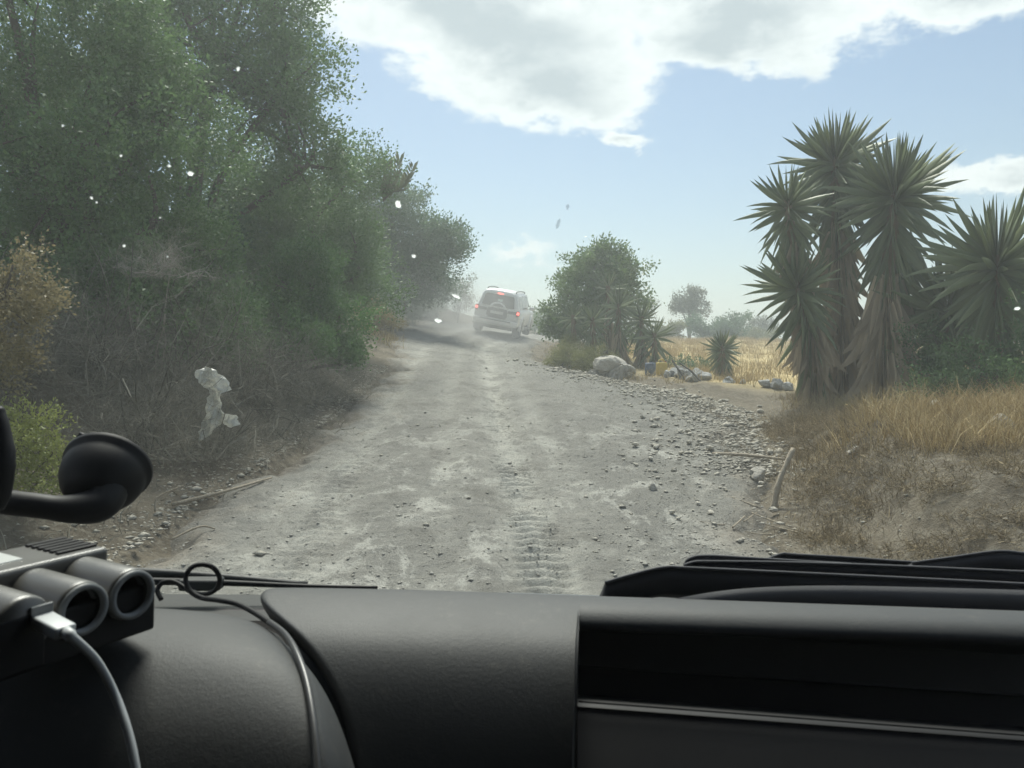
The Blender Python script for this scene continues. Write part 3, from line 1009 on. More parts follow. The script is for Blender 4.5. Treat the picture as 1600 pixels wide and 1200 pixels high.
# ---- stones
def rock_mesh(seed, sub=2, rough=.34, flat=.7, name='stone'):
    r = np.random.default_rng(seed)
    bm = bmesh.new()
    bmesh.ops.create_icosphere(bm, subdivisions=sub, radius=1.0)
    planes = [(Vector(unit(r.normal(0, 1, 3))), r.uniform(.55, .9)) for _ in range(9)]
    k = r.normal(0, 2.2, (5, 3)); ph = r.random(5) * 6.28
    for v in bm.verts:
        d = v.co.normalized()
        rad = 1 + rough * .25 * sum(math.sin(k[i] @ np.array(d) + ph[i]) for i in range(5))
        for pn, h in planes:
            c = d.dot(pn)
            if c * rad > h: rad = h / c
        rad *= 1 + r.normal(0, .025)
        v.co = Vector((d.x * rad, d.y * rad * .85, d.z * rad * flat))
    return bm_mesh(name, bm)


def big_rock(seed):
    r = np.random.default_rng(seed)
    bm = bmesh.new()
    bmesh.ops.create_icosphere(bm, subdivisions=4, radius=1.0)
    planes = [(Vector(unit(r.normal(0, 1, 3))), r.uniform(.62, .95)) for _ in range(14)]
    for v in bm.verts:
        d = v.co.normalized()
        rad = 1.0
        for pn, h in planes:
            c = d.dot(pn)
            if c * rad > h: rad = h / c + (rad - h / c) * .12
        a1 = float(fbm(np.array([d.x * 2.1 + d.z * 1.3 + 5]), np.array([d.y * 2.1 - d.z * 1.7]), 5)[0])
        crack = abs(float(fbm(np.array([d.x * 1.6 + d.y + 30]), np.array([d.z * 1.9 - d.y * .6 + 3]), 2)[0]))
        rad *= 1 + .38 * a1 - .30 * max(0, 1 - crack / .05)
        v.co = Vector((d.x * rad, d.y * rad * .8, d.z * rad * .72))
    return bm_mesh('boulder', bm)


def stone_mat(name, a, b, dark):
    m, n = mat(name)
    rd = n.n('ShaderNodeObjectInfo').outputs['Random']
    pos = n.n('ShaderNodeNewGeometry').outputs['Position']
    f = n.noise(pos, 5.0, 6.0, .65)
    f2 = n.noise(pos, 26.0, 5.0, .7)
    c = n.mix(n.m('ADD', n.m('MULTIPLY', f, .6), n.m('MULTIPLY', rd, .5), clamp=True), a, b)
    c = n.mix(n.m('MULTIPLY', n.step(f2, .52, .7), .7), c, dark)
    finish(n, principled(n, c, .92, spec=.15, normal=bump(n, n.m('ADD', f, f2), .7, .04)))
    return m


M_stone = stone_mat('limestone', (.34, .32, .28), (.52, .49, .43), (.22, .20, .175))
M_pebble = stone_mat('pale_pebble', (.37, .345, .29), (.55, .515, .44), (.29, .265, .22))
M_grit = stone_mat('dusty_grit', (.27, .26, .23), (.46, .44, .39), (.2, .19, .165))
M_grey = stone_mat('grey_limestone', (.26, .26, .25), (.44, .44, .42), (.15, .15, .14))
small = [rock_mesh(200 + i, 1, .3, .55) for i in range(6)]
large = [rock_mesh(220 + i, 3, .55, .75, 'boulder') for i in range(5)]
for m_ in small: m_.materials.append(M_pebble)
for m_ in large: m_.materials.append(M_stone)
large_grey = [m_.copy() for m_ in large]
for m_ in large_grey:
    m_.materials.clear(); m_.materials.append(M_grey)


def stone(name, me, x, y, s, label, cat, group=None, dz=.3, rot=None, sc=(1, 1, 1)):
    o = link(name, me)
    xa, ya = np.array([x]), np.array([y])
    z = ground_z(xa, ya)[0]
    if abs(x - road_xc(ya)[0]) < road_w(ya)[0]: z = max(road_relief(xa, ya)[0][0], z - .1)
    o.location = (x, y, float(z) + s * dz * sc[2])
    o.rotation_euler = rot or (random.uniform(-.3, .3), random.uniform(-.3, .3), random.uniform(0, 6.28))
    o.scale = (s * sc[0], s * sc[1], s * sc[2])
    tag(o, label, cat, group)
    return o


# the big fissured boulder: lumps grown together
b = empty('boulder', (2.40, 18.9, gz(2.4, 18.9)))
tag(b, 'large pale fissured boulder beside the road below the round tree', 'boulder')
bigs = [big_rock(5), big_rock(8), big_rock(13)]
for m_ in bigs: m_.materials.append(M_stone)
for i, (x, y, z, s, sz) in enumerate([(-.04, 0, .22, .60, .95), (.40, -.10, .10, .36, 1.0), (.12, -.26, .06, .36, .95), (-.44, -.08, .04, .24, .9)]):
    o = link('rock_lump', bigs[i % 3], None, b)
    s *= .88; o.location = (x * .88, y, z * .85); o.scale = (s, s, s * sz); o.rotation_euler = (i * .4, i * .3, i * 1.7 + .4)
GP = 'grey stones heaped at the field edge'
for i, (px, py, d, s, lab) in enumerate([
        (1055, 590, 18.9, .26, 'grey stone lying flattest at the canister end of the heap'), (1072, 594, 18.6, .30, 'large grey stone in the middle of the heap near the canister'),
        (1090, 592, 18.8, .26, 'grey stone at the small yucca end of the heap'), (1082, 604, 18.0, .22, 'rounded grey stone at the foot of the heap'),
        (1100, 602, 18.2, .22, 'grey stone in the heap closest to the small yucca'), (1064, 584, 19.6, .30, 'broad grey stone topping the back of the heap'),
        (1043, 596, 18.8, .17, 'small grey stone under the leaning dark stakes'), (1140, 608, 17.2, .20, 'single grey stone in the grass below the small yucca'),
        (1160, 610, 17.0, .12, 'little grey stone halfway between small yucca and tall clump'), (1196, 618, 16.2, .18, 'grey stone first of three before the tall yuccas'),
        (1214, 620, 16.0, .22, 'biggest grey stone of three before the tall yuccas'), (1232, 622, 15.8, .18, 'grey stone almost touching the tall yuccas')]):
    x = (px - 800) / 1200 * d
    stone('boulder', large_grey[i % 5], x, d, s * .82, lab, 'stone', GP, .35)
for i, (x, y, s, lab) in enumerate([
        (2.52, 7.9, .11, 'squarish grey stone lying against the leaning broken branch'), (3.95, 5.75, .14, 'pale stone high on the grassy bank at the picture edge'),
        (4.6, 7.2, .16, 'pale stone half buried in the dry grass of the bank'), (1.35, 7.35, .055, 'flat white stone alone on the road below the branch'),
        (3.3, 7.4, .07, 'white stone on the bank just past the leaning branch'), (4.9, 9.0, .22, 'big grey stone in the grass under the dark shrub')]):
    stone('stone', large[i % 5], x, y, s, lab, 'stone', 'single stones on the bank', .3)
# rubble beside the road: the 260 largest as stones of their own, the rest as gravel
cnt = 0
LABS = 'pale loose stone lying in the rubble spread along the edge of the dirt road'
while cnt < 260:
    y = 6.5 + 15 * random.random() ** .8
    xr = float(road_xc(np.array([y]))[0] + road_w(np.array([y]))[0])
    x = xr + random.gauss(-.35, .65)
    if x < xr - 1.6 or x > xr + 1.3: continue
    s = random.uniform(.022, .068) * (1.1 if y > 9 else .8)
    stone('stone', small[cnt % 6], x, y, s, LABS, 'stone', 'loose stones in the roadside rubble', .5)
    cnt += 1


def scatter_rocks(name, n, xs, ys_, size, mt, label, seed):
    r = np.random.default_rng(seed)
    base = np.array([[1, 0, 0], [-1, 0, 0], [0, 1, 0], [0, -1, 0], [0, 0, .7], [0, 0, -.7]], float)
    tri = np.array([[0, 2, 4], [2, 1, 4], [1, 3, 4], [3, 0, 4], [2, 0, 5], [1, 2, 5], [3, 1, 5], [0, 3, 5]])
    s = size * r.lognormal(0, .55, n)
    v = base[None] * (1 + r.uniform(-.35, .35, (n, 6, 1)))
    a = r.random(n) * 6.28
    ca, sa = np.cos(a)[:, None], np.sin(a)[:, None]
    vx = v[..., 0] * ca - v[..., 1] * sa
    vy = v[..., 0] * sa + v[..., 1] * ca
    vz = v[..., 2] + .35 * vx * r.normal(0, 1, (n, 1)) * .5
    z = ground_z(xs, ys_)
    on = np.abs(xs - road_xc(ys_)) < road_w(ys_) + .1
    z = np.where(on, road_relief(xs, ys_)[0] + .2 * s, z)
    P = np.stack([vx * s[:, None] + xs[:, None], vy * s[:, None] + ys_[:, None], vz * s[:, None] * .6 + z[:, None]], -1).reshape(-1, 3)
    F = (tri[None] + (np.arange(n) * 6)[:, None, None]).reshape(-1, 3)
    o = link(name, np_mesh(name, P, F, np.repeat(r.random(n), 6)), mt)
    return tag(o, label, 'gravel', kind='stuff')


r = np.random.default_rng(301)
n_ = 7000
ys_ = 4.2 + 26 * r.random(n_) ** 1.5
side = r.random(n_)
xs = road_xc(ys_) + np.where(side < .85, road_w(ys_) + r.normal(-.2, .7, n_), r.uniform(-1.05, 1.05, n_) * road_w(ys_))
scatter_rocks('gravel', n_, xs, ys_, .0082, M_pebble, 'small pale gravel and pebbles strewn over the dirt road and its edge', 302)
n_ = 6500
ys_ = r.uniform(8.0, 19.5, n_)
xs = road_xc(ys_) + road_w(ys_) - np.abs(r.normal(0, .8, n_)) + .45
scatter_rocks('rubble', n_, xs, ys_, .017, M_pebble, 'pale broken rubble covering the road shoulder before the tall yuccas', 304)
n_ = 22000
ys_ = 4.3 + 20 * r.random(n_) ** 1.4
xs = road_xc(ys_) + r.uniform(-1.0, 1.0, n_) * road_w(ys_)
scatter_rocks('grit', n_, xs, ys_, .0048, M_grit, 'fine grit bedded in the dusty road surface', 305)
n_ = 2500
ys_ = 4.5 + 12 * r.random(n_) ** 1.3
xs = road_xc(ys_) - road_w(ys_) - np.abs(r.normal(-.05, .35, n_))
scatter_rocks('verge_gravel', n_, xs, ys_, .014, M_pebble, 'pebbles and crumbs of earth along the scrub side of the road', 303)


# ---- grasses
def blades_mesh(xs, ys_, h, wd, lean, r, name, bend=.5):
    n = len(xs)
    z = ground_z(xs, ys_) - .02
    b = np.stack([xs, ys_, z], -1)
    a = r.random(n) * 6.28
    l = np.abs(r.normal(0, lean, n))
    d = np.stack([np.cos(a) * l, np.sin(a) * l, np.ones(n)], -1)
    d = unit(d) * h[:, None]
    side = unit(np.cross(d, r.normal(0, 1, (n, 3)))) * (wd * r.uniform(.6, 1.4, n))[:, None] * .5
    dr = np.stack([np.cos(a), np.sin(a), -.5 * np.ones(n)], -1) * (h * bend * r.random(n) * .6)[:, None]
    m_ = b + d * .55
    t = b + d + dr
    v = np.stack([b - side, b + side, m_ + side * .8, m_ - side * .8, t], 1).reshape(-1, 3)
    i = np.arange(n)[:, None] * 5
    f = np.concatenate([i + [0, 1, 2], i + [0, 2, 3], i + [3, 2, 4]], 0)
    return np_mesh(name, v, f, np.repeat(r.random(n), 5))


def tufts(n, k, xr, yr, spread, r, keep=None):
    cx, cy = r.uniform(*xr, n), r.uniform(*yr, n)
    if keep is not None:
        m_ = keep(cx, cy)
        cx, cy = cx[m_], cy[m_]
    hh = r.uniform(.5, 1.2, len(cx))
    return np.repeat(cx, k) + r.normal(0, spread, len(cx) * k), np.repeat(cy, k) + r.normal(0, spread, len(cx) * k), np.repeat(hh, k)


def off_r(x, y): return x - road_xc(y) - road_w(y)


r = np.random.default_rng(401)
x, y, hh = tufts(3600, 18, (2, 30), (16.5, 50), .16, r, lambda a, b: (off_r(a, b) > 2.0 + .8 * vnoise(a, b)) & (vnoise(a * .5, b * .5) > .22) & (a < b * .72 + 1) & (a > 4.2 - .0 * b))
tag(link('field_grass', blades_mesh(x, y, .34 * hh * r.uniform(.7, 1.2, len(x)), .013, .35, r, 'field_grass'), M_straw), 'tall golden dry grass covering the field behind the small yucca', 'grass', kind='stuff')
x, y, hh = tufts(9500, 18, (1.9, 10), (4.2, 14.5), .13, r, lambda a, b: (off_r(a, b) > .25 + 1.1 * vnoise(a * 1.4, b * 1.4) * (b > 8.5) + .9 * sst(b, 10.5, 13)) & (vnoise(a * 1.1 + 9, b * 1.1) > .36) & (a < b * .72 + 1.2))
hb = .10 + .17 * sst(y, 6.5, 10)
tag(link('bank_grass', blades_mesh(x, y, hb * hh * r.uniform(.6, 1.3, len(x)), .0045, 1.15, r, 'bank_grass', .45), M_brownst), 'matted brown dry grass and weeds covering the bank below the yuccas', 'grass', kind='stuff')
x, y, hh = tufts(1300, 44, (2.3, 9), (6.2, 12.5), .15, r, lambda a, b: (off_r(a, b) > .7 + .6 * vnoise(a * 2, b * 2)) & (vnoise(a * 1.3 + 4, b * 1.3) > .42))
tag(link('blond_grass', blades_mesh(x, y, .36 * hh * r.uniform(.5, 1.4, len(x)), .0050, .55, r, 'blond_grass', .5), M_straw), 'feathery blond grass tufts along the crest of the bank', 'grass', kind='stuff')
x, y, hh = tufts(900, 12, (-7, -2.2), (4.2, 15), .14, r, lambda a, b: (road_xc(b) - road_w(b) - a > .1 + .4 * vnoise(a * 2, b * 2)))
tag(link('verge_litter', blades_mesh(x, y, .16 * hh * r.uniform(.5, 1.2, len(x)), .006, 1.4, r, 'verge_litter', 1.0), M_scrub), 'dull dead stems littering the shaded verge under the scrub', 'litter', kind='stuff')
x, y, hh = tufts(300, 18, (1.2, 7), (17.5, 34), .14, r, lambda a, b: (off_r(a, b) > .35) & (a < 6))
tag(link('verge_grass', blades_mesh(x, y, .26 * hh * r.uniform(.6, 1.2, len(x)), .012, .6, r, 'verge_grass', .7), M_straw), 'dry straw tufts on the verge around the boulder and the car ahead', 'grass', kind='stuff')
x, y, hh = tufts(260, 22, (-6.5, -3.4), (20.5, 31), .14, r, lambda a, b: (road_xc(b) - road_w(b) - a > .05))
tag(link('bend_grass', blades_mesh(x, y, .3 * hh * r.uniform(.6, 1.2, len(x)), .013, .6, r, 'bend_grass', .7), M_straw), 'straw coloured grass on the bank at the bend below the dark tree', 'grass', kind='stuff')

bv, bf, bt, nb = [], [], [], 0
while nb < 380:
    by_ = r.uniform(4.6, 12.5); bx_ = r.uniform(2.1, 9.0)
    if nb > 260: by_ = r.uniform(4.6, 7.6); bx_ = r.uniform(2.2, 5.6)
    if 190 < nb < 260: by_ = r.uniform(8.8, 11.2); bx_ = r.uniform(3.0, 4.6)
    o_ = off_r(np.array([bx_]), np.array([by_]))[0]
    if o_ < .3 or bx_ > by_ * .72 + .6: continue
    hgt_ = r.uniform(.18, .42) * (1 + .5 * float(sst(np.array([by_]), 7, 10)[0]))
    v, f, t = twig_cloud(r, 22, hgt_, .26, .0062, 3, 5, .45, .5)
    v = v + np.array([bx_, by_, gz(bx_, by_) - .02])
    bf.append(f + sum(len(q) for q in bv)); bv.append(v); bt.append(np.clip(t * .7 + r.uniform(-.2, .3), 0, 1)); nb += 1
tag(link('bank_brush', np_mesh('bank_brush', np.concatenate(bv), np.concatenate(bf), np.concatenate(bt)), M_brownst), 'tangled dry brush in cushions over the grassy bank', 'brush', kind='stuff')

# dry thistles and weeds at the picture edge
GT = 'dried weeds standing on the bank'
for i, (x, y, h, lab) in enumerate([(5.95, 9.3, .75, 'dried branching thistle in front of the dark shrub'), (6.35, 9.6, .7, 'dried thistle at the picture edge before the dark shrub'),
                                    (5.2, 9.4, .5, 'short dried weed beside the big grey stone on the bank'), (4.0, 8.8, .4, 'low bristly weed on the crest of the bank')]):
    r = np.random.default_rng(500 + i)
    e = empty('dried_weed', (x, y, gz(x, y)))
    tag(e, lab, 'weed', GT)
    v, f, t = twig_cloud(r, 9, h, .15, .009, 3, 4, .2, 1.6)
    link('stalk', np_mesh('stalk', v, f, t), M_straw if i < 2 else M_weed, e)['kind'] = 'stuff'
    tips = v.reshape(-1, 4, 3)[r.choice(len(v) // 4, 90), 2]
    vv, ff, tt = leaf_cloud(tips, unit(r.normal(0, 1, (90, 3))), 6, .012, .03, .018, r=r)
    link('seed_head', np_mesh('seed_head', vv, ff, tt), M_straw, e)['kind'] = 'stuff'

# loose sticks
M_stick = bark('weathered_wood', (.22, .18, .13), (.50, .44, .35))
M_darkst = bark('dark_wood', (.03, .028, .026), (.09, .08, .07))


def stick(name, label, cat, pts, rad, mt=None, group=None):
    bm = bmesh.new()
    P = smooth_path(pts, 5)
    rr = np.random.default_rng(len(label))
    tube(bm, P, [rad * (1.1 - .5 * i / len(P)) * rr.uniform(.85, 1.15) for i in range(len(P))], 7)
    o = link(name, bm_mesh(name, bm, True), mt or M_stick)
    return tag(o, label, cat, group)


def gp(x, y, h=0.0): return (x, y, gz(x, y) + h)


stick('broken_branch', 'broken pale branch leaning upright against the grassy bank', 'branch', [gp(2.38, 7.0, -.05), (2.45, 7.05, gz(2.4, 7.0) + .22), (2.62, 7.15, gz(2.4, 7) + .52)], .032)
GSx = 'broken twigs lying below the leaning branch'
for i in range(12):
    x, y, a, l = 2.0 + random.uniform(-.25, .35), 6.6 + random.uniform(-.5, 1.1), random.uniform(0, 3.14), random.uniform(.12, .4)
    x2, y2 = x + math.cos(a) * l, y + math.sin(a) * l
    stick('twig', 'thin pale twig lying on the ground below the leaning branch', 'twig', [gp(x, y, .02), ((x + x2) / 2, (y + y2) / 2, max(gz(x, y), gz(x2, y2)) + .012), gp(x2, y2, .03)], random.uniform(.0035, .008), group=GSx)
stick('cane', 'long pale dry cane lying on the rubble by the bank', 'cane', [gp(2.35, 9.0, .04), gp(2.7, 8.85, .07), gp(3.05, 8.6, .06)], .022)
stick('fallen_branch', 'dead branch lying along the scrub side verge of the road', 'branch', [gp(-2.9, 6.55, .04), gp(-2.6, 6.9, .07), gp(-2.35, 7.5, .05)], .016)
stick('bent_twig', 'bent pale twig sticking out of the verge beside the phone mount', 'twig', [gp(-2.95, 6.35, .02), (-2.95, 6.4, gz(-2.9, 6.4) + .14), (-2.78, 6.5, gz(-2.9, 6.4) + .22)], .009)
stick('forked_twig', 'small pale forked twig lying on the road edge near the wiper', 'twig', [gp(-2.55, 5.75, .03), gp(-2.4, 5.9, .08), gp(-2.3, 5.95, .05)], .008)
stick('stake', 'dark stake leaning beside the yellow canister', 'stake', [gp(4.15, 18.0, -.05), (4.0, 18.4, gz(4, 18.4) + .25), (3.9, 18.7, gz(3.9, 18.7) + .42)], .025, M_darkst)
stick('stake', 'longer dark stake leaning on the heap of grey stones', 'stake', [gp(4.35, 17.4, -.05), (4.2, 18.0, gz(4.2, 18) + .25), (4.02, 18.5, gz(4, 18.5) + .42)], .025, M_darkst)

# yellow canister and blue drum
can = empty('canister', gp(3.82, 19.6), R(12))
tag(can, 'yellow plastic canister with cut top standing by the grey stones', 'canister')
m_yel = plain('yellow_plastic', (.48, .36, .09), .6, vary=.25)
bm = bmesh.new(); box(bm, -.13, .13, -.09, .09, -.02, .30, .03)
link('body', bm_mesh('body', bm, True), m_yel, can)
bm = bmesh.new(); tube(bm, smooth_path([(-.08, 0, .29), (-.07, 0, .36), (.05, 0, .37), (.07, 0, .29)], 5), .018, 8)
link('handle', bm_mesh('handle', bm, True), m_yel, can)
bm = bmesh.new(); lathe(bm, [(0, .0), (.03, 0), (.03, .04), (0, .04)], (.10, 0, .29), (0, 0, 1), 14)
link('cap', bm_mesh('cap', bm), plain('red_cap', (.35, .08, .04), .5), can)
dr = empty('drum', gp(3.62, 20.1))
tag(dr, 'small blue plastic drum half hidden behind the yellow canister', 'drum')
m_blue = plain('blue_plastic', (.07, .10, .15), .6, vary=.2)
bm = bmesh.new(); lathe(bm, [(0, -.02), (.13, -.02), (.14, .02), (.14, .13), (.148, .15), (.14, .17), (.14, .3), (.12, .33), (0, .33)], (0, 0, 0), (0, 0, 1), 20)
link('body', bm_mesh('body', bm, True), m_blue, dr)
bm = bmesh.new(); lathe(bm, [(0, 0), (.05, 0), (.05, .03), (0, .03)], (.03, 0, .33), (0, 0, 1), 14)
link('lid', bm_mesh('lid', bm), m_blue, dr)

# torn plastic sheet hanging in the scrub
m_pl, n = mat('plastic_film')
b_ = principled(n, (.62, .62, .58), .4, spec=.5)
tr = n.n('ShaderNodeBsdfTranslucent'); n.put(tr.inputs[0], (.7, .7, .66))
mx = n.n('ShaderNodeMixShader'); mx.inputs[0].default_value = .45
n.put(mx.inputs[1], b_); n.put(mx.inputs[2], tr.outputs[0])
finish(n, mx.outputs[0])
D = 7.25
bm = bmesh.new()
for strip in ([((307, 580), (320, 572)), ((309, 590), (338, 578)), ((316, 600), (351, 593)), ((323, 608), (359, 609)), ((327, 617), (346, 614)), ((324, 632), (344, 630)), ((320, 646), (345, 644)), ((316, 660), (344, 661)), ((314, 675), (331, 676)), ((312, 690), (315, 690))],
              [((344, 641), (343, 660)), ((355, 646), (352, 665)), ((363, 648), (361, 668)), ((369, 651), (370, 664))]):
    n0 = 9
    P = []
    fine = []
    for (a, b), (c_, d_) in zip(strip[:-1], strip[1:]):
        for t in (0, .34, .67): fine.append(((a[0] + (c_[0] - a[0]) * t, a[1] + (c_[1] - a[1]) * t), (b[0] + (d_[0] - b[0]) * t, b[1] + (d_[1] - b[1]) * t)))
    fine.append(strip[-1])
    for q0, q1 in fine:
        P.append([bm.verts.new(Vector(at_px(q0[0] + (q1[0] - q0[0]) * k_ / (n0 - 1) + random.uniform(-.6, .6), q0[1] + (q1[1] - q0[1]) * k_ / (n0 - 1) + random.uniform(-.8, .8), D))) for k_ in range(n0)])
    for a_ in range(len(P) - 1):
        for k_ in range(n0 - 1):
            bm.faces.new((P[a_][k_], P[a_][k_ + 1], P[a_ + 1][k_ + 1], P[a_ + 1][k_]))
for v in bm.verts:
    x, z = v.co.x, v.co.z
    v.co.y += .04 * math.sin(x * 40 + z * 12) + .018 * math.sin(x * 120 - z * 30) + .10 * float(fbm(np.array([x * 14.]), np.array([z * 14.]), 3)[0])
    v.co.x += .006 * math.sin(z * 60)
me = bm_mesh('plastic_sheet', bm)
o = link('plastic_sheet', me, m_pl)
sm = o.modifiers.new('thickness', 'SOLIDIFY'); sm.thickness = .004
tag(o, 'torn whitish plastic sheet hanging snagged on the grey scrub', 'plastic sheet')

# ------------------------------------------------------------------ the car ahead
m_silver, n = mat('dusty_silver_paint')
pos = n.n('ShaderNodeTexCoord').outputs['Object']
zz = n.xyz(pos)[2]
dust = n.m('MULTIPLY', n.noise(pos, 3.0, 5.0), n.m('ADD', .35, n.step(n.m('SUBTRACT', 1.5, zz), 0, 1.2)), clamp=True)
finish(n, principled(n, n.mix(dust, (.66, .68, .68), (.52, .51, .47)), n.m('ADD', .3, n.m('MULTIPLY', dust, .5)), n.m('SUBTRACT', .25, n.m('MULTIPLY', dust, .25))))
m_trim = plain('dark_trim', (.035, .036, .04), .6, vary=.2)
m_tyre = plain('tyre_rubber', (.03, .03, .03), .85, vary=.3)
m_rim = plain('wheel_alloy', (.35, .35, .35), .4, .7)
m_dglass = plain('tinted_glass', (.03, .036, .042), .12, spec=.6)
m_red = plain('red_lens', (.42, .04, .03), .25)
m_lit = emit_mat('lit_lamp', (1.0, .12, .09), 1.5)
m_plate = plain('number_plate', (.55, .55, .52), .5)

SY, SX = 30.6, -.76
sroll = math.atan(float(road_z(np.array([SX + .7]), np.array([SY + 1]))[0] - road_z(np.array([SX - .7]), np.array([SY + 1]))[0]) / 1.4)
spitch = math.atan(float(road_z(np.array([SX]), np.array([SY + 3.2]))[0] - road_z(np.array([SX]), np.array([SY + .6]))[0]) / 2.6)
suv = empty('car', (SX, SY, float(road_z(np.array([SX]), np.array([SY + .8]))[0]) - .03))
tag(suv, 'dusty silver off-road car driving ahead with its brake lights on', 'car')
suv.rotation_mode = 'XYZ'
suv.rotation_euler = (Matrix.Rotation(R(-9), 3, 'Z') @ Matrix.Rotation(spitch, 3, 'X') @ Matrix.Rotation(-sroll + R(1.5), 3, 'Y')).to_euler()

# body: rounded sections lofted from the tail to the nose
half = [(.0, .40), (.60, .40), (.84, .43), (.90, .52), (.925, .70), (.93, .86), (.915, 1.0), (.885, 1.08), (.84, 1.14), (.79, 1.35), (.735, 1.60), (.68, 1.72), (.58, 1.785), (.36, 1.82), (.0, 1.83)]
secs = []   # (y, x scale, top limit z, lean)
for y, sx, top in [(.00, .93, 1.60), (.03, .975, 1.74), (.14, 1.0, 1.83), (.5, 1.01, 1.84), (1.2, 1.015, 1.85), (2.3, 1.01, 1.85), (2.75, 1.0, 1.80), (3.05, .995, 1.50), (3.35, .99, 1.16), (3.6, .985, 1.10), (4.2, .97, 1.05), (4.6, .93, .95), (4.72, .86, .8)]:
    ring = []
    for x, z in half:
        zz_ = min(z, top)
        if z > 1.1 and top < 1.7:
            x = x * (1 - .0 * (1.7 - top))
        ring.append((x * sx, y + (.20 * max(z - 1.12, 0) if y < .2 else 0), zz_ if z <= 1.08 else 1.08 + (z - 1.08) * max(top - 1.08, .02) / .75 if top > 1.08 else min(z, top)))
    secs.append(ring)
bm = bmesh.new()
rings = []
for ring in secs:
    full = [(x, y, z) for x, y, z in ring] + [(-x, y, z) for x, y, z in ring[-2:0:-1]]
    rings.append([bm.verts.new(p) for p in full])
m_ = len(rings[0])
for i in range(len(rings) - 1):
    for k in range(m_):
        bm.faces.new((rings[i][k], rings[i][(k + 1) % m_], rings[i + 1][(k + 1) % m_], rings[i + 1][k]))
bm.faces.new(rings[0]); bm.faces.new(list(reversed(rings[-1])))
body = link('body', bm_mesh('body', bm, True), m_silver, suv)


def tail(z, e=.0): return (.20 * max(z - 1.12, 0)) - .012 - e     # y of the tail face at height z


def tail_panel(name, pts, mt, parent=suv, th=.02, e=0.0):
    bm = bmesh.new()
    a = [bm.verts.new((x, tail(z, e), z)) for x, z in pts]
    b_ = [bm.verts.new((x, tail(z, e) + th, z)) for x, z in pts]
    k = len(pts)
    bm.faces.new(a); bm.faces.new(list(reversed(b_)))
    for i in range(k): bm.faces.new((a[i], b_[i], b_[(i + 1) % k], a[(i + 1) % k]))
    return link(name, bm_mesh(name, bm), mt, parent)


door = tail_panel('tail_door', [(-.70, .62), (.70, .62), (.76, .80), (.76, 1.10), (.64, 1.66), (.40, 1.72), (-.40, 1.72), (-.64, 1.66), (-.76, 1.10), (-.76, .80)], m_silver, suv, .03, .005)
tail_panel('rear_window', [(-.66, 1.18), (-.60, 1.16), (.60, 1.16), (.66, 1.18), (.585, 1.58), (.52, 1.63), (-.52, 1.63), (-.585, 1.58)], m_dglass, door, .02, .018)
arc = [(.34 * math.cos(t), 1.08 + .26 * math.sin(t)) for t in np.linspace(0, math.pi, 13)]
tail_panel('wheel_cover', arc + [(-.26, 1.08)] + [(.26 * math.cos(t), 1.08 + .19 * math.sin(t)) for t in np.linspace(math.pi, 0, 13)][1:], m_silver, door, .03, .05)
tail_panel('plate_recess', [(-.42, .80), (-.36, .70), (.36, .70), (.42, .80), (.40, 1.05), (.34, 1.10), (-.34, 1.10), (-.40, 1.05)], m_trim, door, .03, .03)
tail_panel('number_plate', [(-.26, .86), (.26, .86), (.26, .97), (-.26, .97)], m_plate, door, .01, .05)
tail_panel('garnish', [(-.78, .95), (-.42, .95), (-.42, 1.05), (-.78, 1.07)], m_trim, door, .02, .025)
tail_panel('garnish', [(.78, .95), (.42, .95), (.42, 1.05), (.78, 1.07)], m_trim, door, .02, .025)
tail_panel('rear_wiper', [(-.05, 1.20), (-.03, 1.17), (.30, 1.27), (.29, 1.30)], m_trim, door, .02, .045)
tail_panel('sticker', [(-.06, 1.36), (.14, 1.36), (.14, 1.46), (-.06, 1.46)], plain('sticker', (.45, .55, .5), .5), door, .004, .024)
tail_panel('brake_light', [(-.12, 1.655), (.12, 1.655), (.10, 1.70), (-.10, 1.70)], m_lit, suv, .03, .03)
